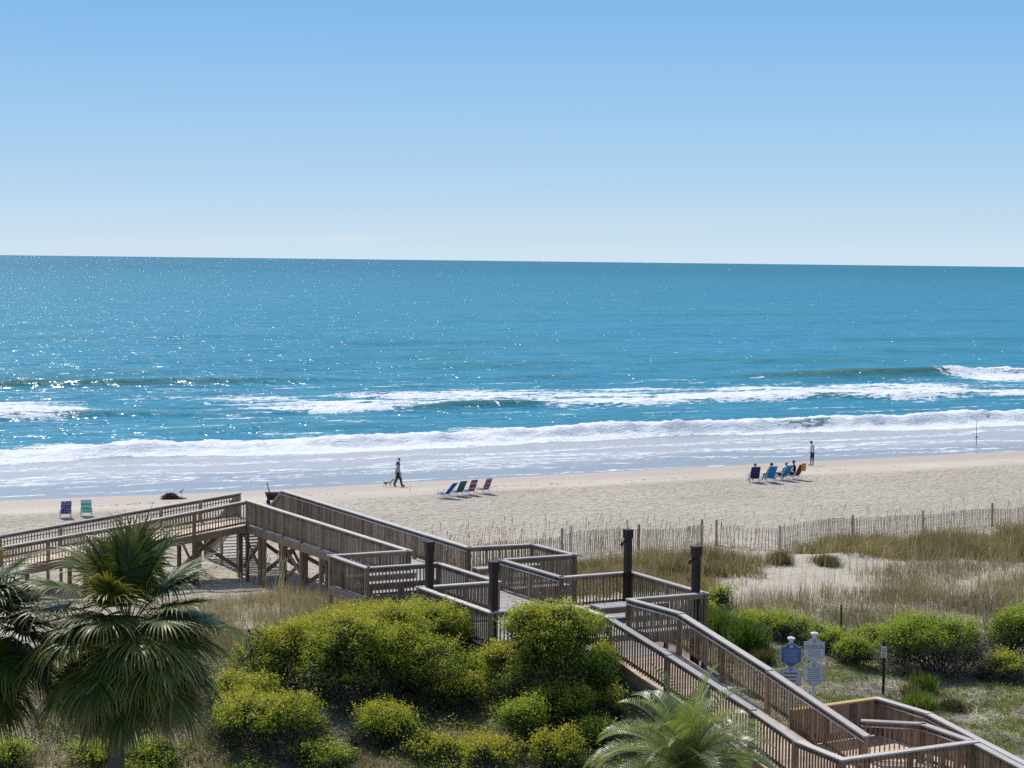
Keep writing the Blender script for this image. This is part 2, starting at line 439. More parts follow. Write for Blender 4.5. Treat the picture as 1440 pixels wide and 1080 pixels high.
    fl_ = N(ns, 'ShaderNodeVectorMath', operation='MULTIPLY'); ls.new(ad2.outputs[0], fl_.inputs[0]); fl_.inputs[1].default_value = (1, 1, 0)
    sc_ = N(ns, 'ShaderNodeVectorMath', operation='SCALE'); ls.new(fl_.outputs[0], sc_.inputs[0]); ls.new(calm, sc_.inputs['Scale'])
    gg = N(ns, 'ShaderNodeNewGeometry'); a2 = N(ns, 'ShaderNodeVectorMath', operation='ADD'); ls.new(sc_.outputs[0], a2.inputs[0]); ls.new(gg.outputs['Normal'], a2.inputs[1])
    b = N(ns, 'ShaderNodeVectorMath', operation='NORMALIZE'); ls.new(a2.outputs[0], b.inputs[0])
    # body of the water plus a mirror whose strength is that of a wind-roughened sea (never a full grazing mirror)
    df = N(ns, 'ShaderNodeBsdfDiffuse'); ls.new(c, df.inputs[0])
    sw_ = N(ns, 'ShaderNodeBump'); sw_.inputs['Strength'].default_value = .85; sw_.inputs['Distance'].default_value = .5; ls.new(h, sw_.inputs['Height']); ls.new(sw_.outputs[0], df.inputs['Normal'])
    gl = N(ns, 'ShaderNodeBsdfGlossy'); gl.inputs['Roughness'].default_value = .20; ls.new(b.outputs[0], gl.inputs['Normal'])
    fz_ = N(ns, 'ShaderNodeFresnel'); fz_.inputs['IOR'].default_value = 1.333; ls.new(b.outputs[0], fz_.inputs['Normal'])
    cap_ = math_(ns, ls, 'ADD', .20, math_(ns, ls, 'MULTIPLY', sh, .20))
    ff_ = math_(ns, ls, 'MINIMUM', fz_.outputs[0], cap_)
    wtr = N(ns, 'ShaderNodeMixShader'); ls.new(ff_, wtr.inputs[0]); ls.new(df.outputs[0], wtr.inputs[1]); ls.new(gl.outputs[0], wtr.inputs[2])
    b2 = N(ns, 'ShaderNodeBump'); b2.inputs['Strength'].default_value = 1.0; b2.inputs['Distance'].default_value = .25
    ls.new(lace, b2.inputs['Height'])
    fo = N(ns, 'ShaderNodeBsdfPrincipled'); fo.inputs['Base Color'].default_value = (.86, .87, .88, 1)
    fo.inputs['Roughness'].default_value = .8; fo.inputs['Specular IOR Level'].default_value = .2
    ls.new(b2.outputs[0], fo.inputs['Normal'])
    mx = N(ns, 'ShaderNodeMixShader'); ls.new(fz, mx.inputs[0]); ls.new(wtr.outputs[0], mx.inputs[1]); ls.new(fo.outputs[0], mx.inputs[2])
    finish(nt, mx.outputs[0]); return m
def ramp_on(ns, ls, v, a, b):
    r = ramp(ns, [(a, (0, 0, 0)), (b, (1, 1, 1))]); ls.new(v, r.inputs[0]); return r.outputs[0]
SA = axis(-62, 150, .45, -60000, 60000, 1.16)
_b = [-9]
while _b[-1] < 60000:
    x = _b[-1]; _b.append(x+(.36 if x < 112 else .36+(x-112)*.016))
SL = -np.array(_b)[::-1]
sea = grid_object('sea', SA, SL, lambda a, L: sea_get(a, L)[0], sea_material(), {
    'foam': lambda a, L: sea_get(a, L)[1], 'shallow': lambda a, L: sea_get(a, L)[2], 'wash': lambda a, L: sstep(6, 11, -L+(fbm(a*.07, L*.12, 201, 3)-.5)*13)})

# ------------------------------------------------------------------ boardwalk
RH = 1.07                                   # rail height over the deck
walk = empty('boardwalk', W(-34, 60, 3.4))
tag(walk, 'long weathered wooden boardwalk with railings crossing the dunes to the beach', 'boardwalk')
OFF = Vector(walk.location)
def L3(p): return Vector(p)-OFF               # world -> boardwalk local
def lp(a, L, z): return L3(W(a, L, z))

def railing(pts, name='railing', gap=2.1, capm='cap', tight=.125, hand=None, posts=True, skirt=None, postw=.115, zpost=None, solid=False, double=False):
    """pts: list of (a, L, zcap). One railing part with its cap, posts, balusters, handrail as sub-parts."""
    root = empty(name, (0, 0, 0)); root.parent = walk
    cap = MB(); bal = MB(); rails = MB(); hr = MB()
    P = [lp(*p) for p in pts]
    pw = []
    for i in range(len(P)-1):
        p, q = P[i], P[i+1]
        d = q-p; hd = Vector((d.x, d.y, 0)); n = hd.normalized(); sd = Vector((n.y, -n.x, 0)); Ln = hd.length
        e = Vector((0, 0, .022))
        # caps are mitred: stop half a width short except at free ends
        cap.beam(p-e+n*(0 if i else -.06), q-e+n*(.07 if i == len(P)-2 else .11), .22, .044, plumb=True)
        rails.beam(p-Vector((0, 0, .112)), q-Vector((0, 0, .112)), .038, .13, plumb=True)
        rails.beam(p-Vector((0, 0, RH-.13)), q-Vector((0, 0, RH-.13)), .038, .085, plumb=True)
        if double: rails.beam(p-Vector((0, 0, .30)), q-Vector((0, 0, .30)), .03, .04, plumb=True)
        k = max(2, int(Ln/tight))
        for j in range(k):
            t = (j+.5)/k; c = p+d*t
            if solid:
                c = c+sd*.04
                bal.beam(c-Vector((0, 0, .055)), c-Vector((0, 0, RH-.03)), Ln/k*.97, .02, up=tuple(sd))
            else:
                c = c+sd*(.038*(1 if not solid else 0))
                w = .036+random.uniform(-.002, .002)
                zz = Vector((0, 0, .055)); z2 = Vector((0, 0, RH-.06))
                bal.beam(c-zz, c-z2, w, w, up=tuple(n))
        np_ = max(1, round(Ln/gap))
        for j in range(np_+1):
            if j == 0 and i > 0: continue
            pw.append((p+d*(j/np_), j in (0, np_)))
        if hand:
            o = sd*hand
            hr.tube([p+o-Vector((0, 0, .15))-n*.05, q+o-Vector((0, 0, .15))+n*.05], .024, 6)
            for j in range(np_+1):
                c = p+d*((j+.02)/(np_+.04))
                hr.beam(c-Vector((0, 0, .16)), c+o-Vector((0, 0, .16)), .02, .02)
    cap.build('cap_board', M[capm], root)
    rails.build('rail_board', M['wood'], root)
    o = bal.build('baluster_panel', M['wood'], root)
    if hand: hr.build('handrail', M['metal'], root, smooth=True)
    if posts:
        for c, corner in pw:
            wv = c+OFF; a, L = AL(wv.x, wv.y)
            g = gz(a, L)-.3 if zpost is None else c.z+OFF.z-RH-zpost
            mb = MB(); w = postw*(1.15 if corner else 1)
            mb.post(c.x, c.y, g-OFF.z, c.z-.045, w)
            mb.build('post', M['wood'], root)
    return root
def deck(a0, a1, L0, L1, z0, z1=None, along='a', m='deck', name='deck'):
    """boards run across the walking direction; z0 at the start, z1 at the end of that direction"""
    z1 = z0 if z1 is None else z1
    root = empty(name); root.parent = walk
    b = MB(); f = MB(); bw = .14
    if along == 'L':                         # walking along L, boards along a
        k = max(1, round((L1-L0)/bw)); s = (L1-L0)/k
        for i in range(k):
            t0 = i/k; t1 = (i+1)/k; za = z0+(z1-z0)*t0; zb = z0+(z1-z0)*t1
            l0 = L0+i*s+.004; l1 = L0+(i+1)*s-.004
            j = random.uniform(-.003, .003)
            P = [lp(a0, l0, za-.04+j), lp(a1, l0, za-.04+j), lp(a1, l1, zb-.04+j), lp(a0, l1, zb-.04+j)]
            b.box8(P+[p+Vector((0, 0, .04)) for p in P])
        for a in (a0+.02, a1-.02):
            f.beam(lp(a, L0, z0-.18), lp(a, L1, z1-.18), .04, .28, plumb=True)
        f.beam(lp(a0+.04, L0, z0-.18), lp(a1-.04, L0, z0-.18), .04, .27)
        f.beam(lp(a0+.04, L1, z1-.18), lp(a1-.04, L1, z1-.18), .04, .27)
    else:
        k = max(1, round((a1-a0)/bw)); s = (a1-a0)/k
        for i in range(k):
            za = z0+(z1-z0)*i/k; zb = z0+(z1-z0)*(i+1)/k
            c0 = a0+i*s+.004; c1 = a0+(i+1)*s-.004
            j = random.uniform(-.003, .003)
            P = [lp(c0, L0, za-.04+j), lp(c0, L1, za-.04+j), lp(c1, L1, zb-.04+j), lp(c1, L0, zb-.04+j)]
            P = [P[0], P[3], P[2], P[1]]
            b.box8(P+[p+Vector((0, 0, .04)) for p in P])
        for L in (L0+.02, L1-.02):
            f.beam(lp(a0, L, z0-.18), lp(a1, L, z1-.18), .04, .28, plumb=True)
        f.beam(lp(a0, L0+.04, z0-.18), lp(a0, L1-.04, z0-.18), .04, .27)
        f.beam(lp(a1, L0+.04, z1-.18), lp(a1, L1-.04, z1-.18), .04, .27)
    b.build('deck_boards', M[m], root)
    f.build('fascia', M['wood' if m != 'deck' else 'wood'], root)
    return root
D = 4.5-RH
aw, ae = -34.42, -32.12                      # main walkway west and east rail
# decks
deck(aw-.05, ae+.05, 40.2, 63.5, D, along='L', name='main_deck')
deck(aw-.05, ae+.35, 37.5, 40.2, D-.004, along='L', name='head_deck')
deck(-37.45, aw-.06, 56.2, 59.25, D-.002, along='L', name='side_deck')
deck(ae+.06, -29.5, 56.4, 59.45, D-.002, along='L', name='side_deck')
deck(-37.55, -29.75, 63.52, 68.3, D-.006, along='L', name='pavilion_deck')
deck(-34.65, -32.45, 68.32, 70.6, D-.17, along='L', name='landing_deck')
deck(-34.62, -32.4, 70.62, 79.15, D-.17, 1.6, along='L', m='rampdeck', name='ramp_deck')
deck(-34.45, -29.05, 79.17, 81.1, 1.59, along='L', m='rampdeck', name='landing_deck')
deck(-32.2, -29.05, 75.8, 79.15, 1.58, along='L', m='rampdeck', name='landing_deck')
deck(-30.2, -29.0, 81.12, 90, 1.55, .6, along='L', m='rampdeck', name='ramp_deck')
deck(-58, -34.5, 37.5, 40.2, 3.43-23.5*.128, 3.43-.003, along='a', m='rampdeck', name='ramp_deck')

# railings
railing([(-58, 40.2, 4.5-24*.128), (-44.9, 40.2, 3.10), (-39.2, 40.2, 3.80), (-34.42, 40.2, 4.5), (aw, 56.2, 4.5), (-37.4, 56.15, 4.5), (-37.4, 59.2, 4.5), (-34.75, 59.25, 4.5), (-34.75, 63.55, 4.5), (-37.5, 63.5, 4.5), (-37.55, 68.4, 4.5), (-34.75, 68.4, 4.5), (-34.75, 70.5, 4.48)])
railing([(-58, 37.54, 4.5-24*.128), (-44.3, 37.54, 3.2), (-39.15, 37.52, 3.85), (-33.8, 37.5, 4.5)], double=True, hand=.09)
railing([(-31.75, 37.6, 4.5), (-32.12, 56.35, 4.5)], hand=-.09*-1, gap=2.3)
railing([(-32.12, 56.35, 4.5), (-29.6, 56.55, 4.5), (-29.5, 59.45, 4.5), (-32.42, 59.42, 4.5)])
railing([(-32.42, 59.42, 4.5), (-32.42, 63.6, 4.5)], hand=.09)
railing([(-32.42, 63.6, 4.5), (-29.72, 63.58, 4.5), (-29.85, 68.2, 4.5), (-32.62, 68.17, 4.5)])
railing([(-32.62, 68.17, 4.5), (-32.5, 70.8, 4.49), (-32.3, 75.0, 3.575), (-32.25, 79.25, 2.64)], hand=.10, gap=2.6)
railing([(-34.75, 70.5, 4.48), (-34.5, 73.25, 3.87), (-34.4, 77.2, 3.12), (-34.3, 79.0, 2.68), (-34.35, 81.0, 2.65), (-30.1, 81.0, 2.65)], gap=2.4)
railing([(-32.15, 76.0, 2.64), (-29.15, 75.85, 2.65)], capm='newcap', solid=True, tight=.15)
railing([(-29.15, 75.85, 2.65), (-29.08, 77.9, 2.65), (-29.05, 81.75, 2.1), (-29.0, 90, .95+.9)], solid=True, tight=.15, hand=.1)
railing([(-31.25, 77.9, 2.65), (-30.05, 78.85, 2.65), (-30.15, 80.85, 2.65)], hand=.09)
railing([(-30.15, 81.1, 2.63), (-30.1, 90, 1.35)])

# stairs to the sand
st = empty('stair'); st.parent = walk
tr = MB(); sg = MB()
nst = 13; run = 4.3; drop = D-.95
for i in range(nst):
    L = 37.45-run*(i+.5)/nst; z = D-drop*(i+1)/nst
    tr.beam(lp(-33.75, L, z), lp(-31.8, L, z), run/nst*.95, .04)
for a in (-33.8, -31.75):
    sg.beam(lp(a, 37.5, D-.15), lp(a, 37.5-run, .85), .045, .28, plumb=True)
tr.build('tread', M['deck'], st); sg.build('stringer', M['cap'], st)
railing([(-31.75, 37.55, 4.5), (-31.75, 33.2, 2.0)], name='stair_railing', gap=2.2)
railing([(-33.8, 37.45, 4.48), (-33.8, 33.2, 2.0)], name='stair_railing', gap=2.2)

# benches
def bench(a0, a1, L0, L1):
    r = empty('bench'); r.parent = walk
    s = MB(); k = 3; w = (L1-L0)/k
    for i in range(k): s.beam(lp(a0, L0+(i+.5)*w, D+.44), lp(a1, L0+(i+.5)*w, D+.44), w*.93, .04)
    s.build('seat', M['deck'], r)
    e = MB(); e.beam(lp(a0, L0+.03, D+.34), lp(a1, L0+.03, D+.34), .04, .15); e.beam(lp(a0, L1-.03, D+.34), lp(a1, L1-.03, D+.34), .04, .15)
    e.build('apron', M['wood'], r)
    n = 3
    for i in range(n):
        g = MB(); a = a0+.15+(a1-a0-.3)*i/(n-1); c = lp(a, (L0+L1)/2, 0)
        g.post(c.x, c.y, D-OFF.z, D+.41-OFF.z, .09, d=.36); g.build('leg', M['wood'], r)
bench(-37.25, -34.7, 56.9, 57.4); bench(-32.35, -29.8, 57.1, 57.6); bench(-32.45, -29.95, 65.5, 66.3)
bench(-37.25, -34.6, 58.55, 59.02)

# dark pillars with small shower-like lamps
for a, L, lamp in ((-37.28, 63.72, 0), (-37.36, 68.22, 0), (-29.98, 63.78, 1), (-30.08, 68.0, 1)):
    r = empty('pillar'); r.parent = walk
    c = lp(a, L, 0); b = MB(); b.post(c.x, c.y, gz(a, L)-.3-OFF.z, 5.72-OFF.z, .205); b.build('shaft', M['pillar'], r)
    b = MB(); b.post(c.x, c.y, 5.66-OFF.z, 5.90-OFF.z, .25); b.build('collar', M['pillar'], r)
    b = MB(); b.post(c.x, c.y, 5.90-OFF.z, 5.95-OFF.z, .285); b.build('cap', M['pillar'], r)
    if lamp:
        b = MB(); q = Vector((c.x-.125, c.y-.10, 5.52-OFF.z))
        b.tube([q+Vector((.02, .02, .06)), q+Vector((-.07, -.05, 0)), q+Vector((-.10, -.07, -.10))], [.03, .045, .06], 8, m=0)
        b.build('lamp', M['frame_white'] if a > -29.9 else M['black'], r, smooth=True)

# supports under the tall part: posts and cross braces
def braces(pairs):
    b = MB()
    for (p, q) in pairs: b.beam(lp(*p), lp(*q), .045, .16)
    b.build('cross_brace', M['support'], walk)
for L in (39.0, 41.4, 43.8, 46.2, 48.6, 51.0, 53.4, 55.8):
    for a in (aw+.13, ae-.13):
        c = lp(a, L, 0); b = MB(); b.post(c.x, c.y, gz(a, L)-.4-OFF.z, D-.32-OFF.z, .17); b.build('support_post', M['support'], walk)
    b = MB(); b.beam(lp(aw, L, D-.42), lp(ae, L, D-.42), .09, .2); b.build('cross_beam', M['support'], walk)
for L0 in (39.0, 43.8, 48.6):
    for a in (aw+.24, ae-.24):
        braces([((a, L0, D-.45), (a, L0+2.4, gz(a, L0+2.4)+.45)), ((a+.05, L0+2.4, D-.45), (a+.05, L0, gz(a, L0)+.45))])
for L0 in (41.4, 46.2, 51.0):
    z = gz(aw, L0)+.4
    braces([((aw+.1, L0, D-.5), (ae-.1, L0, z)), ((ae-.1, L0+.06, D-.5), (aw+.1, L0+.06, z))])
for a in (-36.6, -39.0, -41.4, -43.8, -46.2):
    for L in (37.7, 40.0):
        zt = 3.43+(a+34.4)*.128-.32
        c = lp(a, L, 0); b = MB(); b.post(c.x, c.y, gz(a, L)-.4-OFF.z, zt-OFF.z, .15); b.build('support_post', M['support'], walk)
for q_ in (((-36.6, 37.8, 2.7), (-36.6, 39.9, 1.5)), ((-39.0, 37.8, 2.5), (-39.0, 39.9, 1.5)), ((-34.6, 37.8, 2.9), (-36.6, 37.8, 1.4)), ((-34.6, 39.9, 1.5), (-36.6, 39.9, 2.8))): braces([q_])
# ------------------------------------------------------------------ plant materials
def leafmat(name, stops, rough=.5, trans=.38, spec=.35, tcol=(1.25, 1.35, .55)):
    m, nt, ns, ls = mat(name)
    r = ramp(ns, stops); ls.new(attr(ns, 'tint'), r.inputs[0])
    p = principled(ns, ls, r.outputs[0], rough, spec)
    t = N(ns, 'ShaderNodeBsdfTranslucent')
    c2 = mixc(ns, ls, 1.0, r.outputs[0], tcol, 'MULTIPLY'); ls.new(c2, t.inputs[0])
    mx = N(ns, 'ShaderNodeMixShader'); mx.inputs[0].default_value = trans
    ls.new(p.outputs[0], mx.inputs[1]); ls.new(t.outputs[0], mx.inputs[2])
    finish(nt, mx.outputs[0]); return m
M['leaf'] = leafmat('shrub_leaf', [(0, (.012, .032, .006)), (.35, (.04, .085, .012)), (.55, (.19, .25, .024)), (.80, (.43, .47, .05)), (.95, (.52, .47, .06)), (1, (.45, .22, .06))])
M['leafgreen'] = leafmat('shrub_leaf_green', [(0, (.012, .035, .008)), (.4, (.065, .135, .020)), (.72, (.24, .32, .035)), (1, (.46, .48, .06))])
M['palm'] = leafmat('palm_leaf', [(0, (.022, .045, .010)), (.45, (.090, .128, .020)), (.8, (.24, .24, .05)), (.93, (.34, .30, .10)), (1, (.42, .31, .13))], .45, .24, .25, (1.2, 1.05, .5))
M['pindo'] = leafmat('pindo_leaf', [(0, (.10, .14, .04)), (.5, (.30, .34, .12)), (1, (.54, .55, .30))], .38, .3, .5)
M['grass'] = leafmat('dune_grass_blade', [(0, (.07, .065, .03)), (.35, (.185, .15, .085)), (.65, (.34, .255, .165)), (1, (.58, .45, .30))], .6, .3, .2)
M['drygrass'] = leafmat('dry_stalk', [(0, (.13, .095, .07)), (.5, (.38, .30, .22)), (1, (.68, .58, .43))], .7, .2, .2)
M['greengrass'] = leafmat('green_grass_blade', [(0, (.04, .07, .015)), (.5, (.12, .18, .035)), (1, (.34, .35, .09))], .5, .35, .3)
M['twig'] = leafmat('twig', [(0, (.04, .03, .026)), (.5, (.12, .095, .085)), (1, (.30, .25, .22))], .8, .0, .1)
def barkmat():
    m, nt, ns, ls = mat('palm_bark')
    v = mapped(ns, ls, (1, 1, 7)); a = noise(ns, ls, v, 2.2, 5, .65, .8); b = noise(ns, ls, mapped(ns, ls), 14, 4)
    r = ramp(ns, [(.3, (.10, .075, .06)), (.7, (.33, .27, .23))]); ls.new(a, r.inputs[0])
    h = math_(ns, ls, 'ADD', a, math_(ns, ls, 'MULTIPLY', b, .4))
    finish(nt, principled(ns, ls, r.outputs[0], .9, .15, 0, h, 1, .05).outputs[0]); return m
M['bark'] = barkmat()

rng = np.random.default_rng(11)
def nrm(v): return v/np.maximum(np.linalg.norm(v, axis=-1, keepdims=True), 1e-9)
def leaves(C, size, up=.9, squash=1.0):
    """one folded rhomb per centre; returns V (n*4,3), F"""
    n = len(C)
    nn = nrm(rng.normal(size=(n, 3))+np.array([0, 0, up]))
    d = nrm(np.cross(nn, rng.normal(size=(n, 3))))
    o = nrm(np.cross(nn, d))
    s = (size*rng.uniform(.6, 1.35, n))[:, None]
    wd = .42*squash
    P = np.stack([C-d*s*.5, C+o*s*wd*.5+d*s*.05, C+d*s*.5, C-o*s*wd*.5+d*s*.05], 1)
    F = np.arange(n*4).reshape(n, 4)
    return P.reshape(-1, 3), F
def sticks(P, Q, w):
    """thin triangles from P to Q (twigs)"""
    d = nrm(Q-P); o = nrm(np.cross(d, rng.normal(size=P.shape)))*np.asarray(w).reshape(-1, 1)
    V = np.stack([P-o, P+o, Q+o*.3, Q-o*.3], 1).reshape(-1, 3)
    return V, np.arange(len(P)*4).reshape(-1, 4)

def shrub(label, x, y, r, h, seed, cat='shrub', name='shrub', material='leaf', group=None, leaf=.070, dens=1.0, yellow=.0, skirt=0.0, lobes=7, flat=.85, base=None, twigs=1.0):
    lobes = lobes+6
    global rng
    rng = np.random.default_rng(seed); r = r*1.1; h = h*1.06
    z0 = gxy(x, y) if base is None else base
    root = tag(empty(name, (x, y, z0-.05)), label, cat, group)
    # lobes of the crown
    LB = [(0, 0, h*.36, r*.70, h*.50)]
    for k in range(lobes):
        a = k*2.39996+rng.uniform(-.3, .3); rr = r*rng.uniform(.25, .72)
        lr = r*rng.uniform(.22, .40)
        zc = h*(rng.uniform(.12, .72) if rr > .5*r else rng.uniform(.5, .78))
        LB.append((rr*math.cos(a), rr*.85*math.sin(a), zc, lr, min(lr*1.1, h-zc+.05, zc+.35)))
    K = int(135*dens*(r*r+r*h)); K = max(K, 25)
    li = rng.choice(len(LB), K, p=np.array([l[3]**2 for l in LB])/sum(l[3]**2 for l in LB))
    LBa = np.array(LB)[li]
    d = rng.normal(size=(K, 3)); d[:, 2] = np.abs(d[:, 2])*.9-.28; d = nrm(d)
    dep = 1-np.abs(rng.normal(0, .13, K))+rng.normal(0, .05, K)
    C = LBa[:, :3]+d*np.stack([LBa[:, 3]]*2+[LBa[:, 4]], 1)*dep[:, None]
    # drop clumps that are deep inside another lobe, keep ragged gaps
    inside = np.zeros(K, bool)
    for l in LB:
        q = ((C[:, 0]-l[0])/l[3])**2+((C[:, 1]-l[1])/l[3])**2+((C[:, 2]-l[2])/l[4])**2
        inside |= q < .45
    gap = vnoise(C[:, 0]*1.9+seed, C[:, 1]*1.9+C[:, 2]*1.7, seed) < .22
    low = C[:, 2] < h*skirt*(.7+.6*vnoise(C[:, 0]*1.5, C[:, 1]*1.5, seed+4))
    C = C[~inside & ~gap & ~low & (C[:, 2] > .03)]
    K = len(C); nl = 46
    cs = rng.uniform(.09, .19, K)
    off = rng.normal(size=(K, nl, 3))*cs[:, None, None]*np.array([1, 1, .75])
    P = (C[:, None, :]+off).reshape(-1, 3)
    # leafy shoots poking out of the outline
    ns_ = int(K*.22); si = rng.choice(K, ns_); sdv = nrm(C[si]-np.array([0, 0, h*.3])+rng.normal(0, .5, (ns_, 3))+np.array([0, 0, .5])); sl_ = rng.uniform(.12, .38, ns_)
    tt_ = rng.uniform(.2, 1, (ns_, 16, 1)); S = (C[si][:, None, :]+sdv[:, None, :]*sl_[:, None, None]*tt_+rng.normal(0, .025, (ns_, 16, 3))).reshape(-1, 3)
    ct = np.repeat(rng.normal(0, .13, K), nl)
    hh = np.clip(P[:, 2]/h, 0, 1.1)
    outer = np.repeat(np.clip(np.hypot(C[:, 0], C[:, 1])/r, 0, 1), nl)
    tint = np.minimum(.10+.80*hh**1.5+.08*outer+ct+off.reshape(-1, 3)[:, 2]*2.0+rng.normal(0, .11, len(P))+yellow, .94+rng.normal(0, .03, len(P)))  # sunlit tops and shaded lower leaves put in the tint, besides yellow new growth
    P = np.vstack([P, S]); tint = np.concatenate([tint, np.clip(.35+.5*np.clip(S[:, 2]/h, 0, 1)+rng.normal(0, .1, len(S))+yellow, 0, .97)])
    P2m = P[:, 2] > -.02
    P = P[P2m]; tint = tint[P2m]
    V, F = leaves(P, leaf)
    # deep leaves, inner shade put in as the darkest tint
    nd = int(1500*dens*(r*r+r*h)/2); l2 = np.array(LB)[rng.choice(len(LB), nd)]
    dd = nrm(rng.normal(size=(nd, 3)))*rng.uniform(.45, .86, (nd, 1))
    Pd = l2[:, :3]+dd*np.stack([l2[:, 3]]*2+[l2[:, 4]], 1); Pd = Pd[Pd[:, 2] > h*skirt*.8]
    V2, F2 = leaves(Pd, leaf*1.5)
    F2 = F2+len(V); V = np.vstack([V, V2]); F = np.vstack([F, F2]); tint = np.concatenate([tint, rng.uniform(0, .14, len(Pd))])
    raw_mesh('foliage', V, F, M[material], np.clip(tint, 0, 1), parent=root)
    # stems: limbs from the base to the lobes, then twigs
    mb = MB()
    for l in LB:
        b0 = Vector((rng.uniform(-.2, .2)*r, rng.uniform(-.2, .2)*r, -.1)); e = Vector((l[0], l[1], l[2]+l[4]*.5))
        md = (b0+e)/2+Vector((rng.uniform(-.1, .1), rng.uniform(-.1, .1), -.05*h))
        mb.tube([b0, md, e], [.035, .025, .01], 5)
    stems = mb.build('stems', M['twig'], root)
    nt_ = int((420+1500*skirt)*r*r*twigs)
    if nt_:
        a = rng.uniform(0, 2*math.pi, nt_); rr = r*np.sqrt(rng.uniform(.15, .95, nt_))
        P0 = np.stack([rr*np.cos(a), rr*.85*np.sin(a), rng.uniform(0, .45*h+skirt*h*.4, nt_)], 1)
        Q0 = P0+nrm(rng.normal(size=(nt_, 3))+np.stack([np.cos(a), np.sin(a), .9*np.ones(nt_)], 1)*.8)*rng.uniform(.15, .45, (nt_, 1))
        V, F = sticks(P0, Q0, rng.uniform(.003, .008, nt_))
        raw_mesh('twigs', V, F, M['twig'], rng.uniform(0, 1, nt_), parent=root)
    return root

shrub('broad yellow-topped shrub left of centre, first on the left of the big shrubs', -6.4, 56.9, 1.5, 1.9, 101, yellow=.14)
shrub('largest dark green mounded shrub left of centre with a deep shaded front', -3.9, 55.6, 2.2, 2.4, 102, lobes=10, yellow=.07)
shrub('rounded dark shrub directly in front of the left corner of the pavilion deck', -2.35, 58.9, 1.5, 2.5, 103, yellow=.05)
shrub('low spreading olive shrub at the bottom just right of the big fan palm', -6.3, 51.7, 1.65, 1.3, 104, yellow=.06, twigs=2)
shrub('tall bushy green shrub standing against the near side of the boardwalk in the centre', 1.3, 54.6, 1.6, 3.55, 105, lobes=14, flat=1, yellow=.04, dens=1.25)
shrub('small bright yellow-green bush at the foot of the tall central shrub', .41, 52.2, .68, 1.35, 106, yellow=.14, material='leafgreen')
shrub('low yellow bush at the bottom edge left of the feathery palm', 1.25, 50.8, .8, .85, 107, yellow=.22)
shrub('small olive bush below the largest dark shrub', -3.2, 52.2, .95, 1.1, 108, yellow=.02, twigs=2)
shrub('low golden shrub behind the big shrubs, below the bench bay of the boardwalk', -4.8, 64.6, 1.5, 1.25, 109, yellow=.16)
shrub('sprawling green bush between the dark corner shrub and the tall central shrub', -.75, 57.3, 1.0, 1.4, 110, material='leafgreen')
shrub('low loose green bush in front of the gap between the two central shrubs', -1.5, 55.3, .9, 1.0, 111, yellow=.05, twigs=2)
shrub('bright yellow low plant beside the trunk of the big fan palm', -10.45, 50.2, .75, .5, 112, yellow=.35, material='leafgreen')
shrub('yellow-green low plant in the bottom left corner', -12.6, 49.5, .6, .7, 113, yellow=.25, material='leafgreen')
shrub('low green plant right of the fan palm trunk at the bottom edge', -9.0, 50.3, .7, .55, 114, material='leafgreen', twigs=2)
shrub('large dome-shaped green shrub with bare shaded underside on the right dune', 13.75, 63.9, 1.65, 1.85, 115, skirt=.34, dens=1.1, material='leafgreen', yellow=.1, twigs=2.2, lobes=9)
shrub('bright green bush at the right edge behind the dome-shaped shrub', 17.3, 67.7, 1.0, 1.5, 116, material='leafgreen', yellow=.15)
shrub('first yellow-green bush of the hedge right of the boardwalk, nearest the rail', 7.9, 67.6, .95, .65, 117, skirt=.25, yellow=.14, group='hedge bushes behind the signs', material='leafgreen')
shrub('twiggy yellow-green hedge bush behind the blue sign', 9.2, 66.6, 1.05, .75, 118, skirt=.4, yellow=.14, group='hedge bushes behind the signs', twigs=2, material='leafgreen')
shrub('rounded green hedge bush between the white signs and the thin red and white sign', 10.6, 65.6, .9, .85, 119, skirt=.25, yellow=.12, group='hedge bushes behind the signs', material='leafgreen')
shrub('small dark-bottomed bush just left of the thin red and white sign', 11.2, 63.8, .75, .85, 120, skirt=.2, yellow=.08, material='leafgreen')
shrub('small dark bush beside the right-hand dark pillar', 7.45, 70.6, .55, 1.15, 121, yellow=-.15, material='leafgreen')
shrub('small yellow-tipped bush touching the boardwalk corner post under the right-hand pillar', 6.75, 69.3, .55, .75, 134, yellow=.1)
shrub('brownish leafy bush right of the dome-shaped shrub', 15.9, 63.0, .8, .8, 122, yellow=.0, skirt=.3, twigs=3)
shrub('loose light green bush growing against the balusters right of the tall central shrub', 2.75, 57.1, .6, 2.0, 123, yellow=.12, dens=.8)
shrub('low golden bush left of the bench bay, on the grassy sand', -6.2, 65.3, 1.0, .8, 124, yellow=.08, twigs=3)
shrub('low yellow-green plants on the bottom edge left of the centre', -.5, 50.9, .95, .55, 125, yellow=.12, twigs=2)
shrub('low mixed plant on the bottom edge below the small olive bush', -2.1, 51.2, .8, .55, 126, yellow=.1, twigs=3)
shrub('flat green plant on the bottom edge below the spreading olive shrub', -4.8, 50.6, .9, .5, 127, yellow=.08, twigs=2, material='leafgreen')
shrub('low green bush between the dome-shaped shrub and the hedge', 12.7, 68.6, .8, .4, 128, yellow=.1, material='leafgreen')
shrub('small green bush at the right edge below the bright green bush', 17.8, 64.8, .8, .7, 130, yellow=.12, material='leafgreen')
shrub('low dark green bush at the left edge under the palm fronds', -10.9, 54.5, .8, .6, 131, yellow=0)

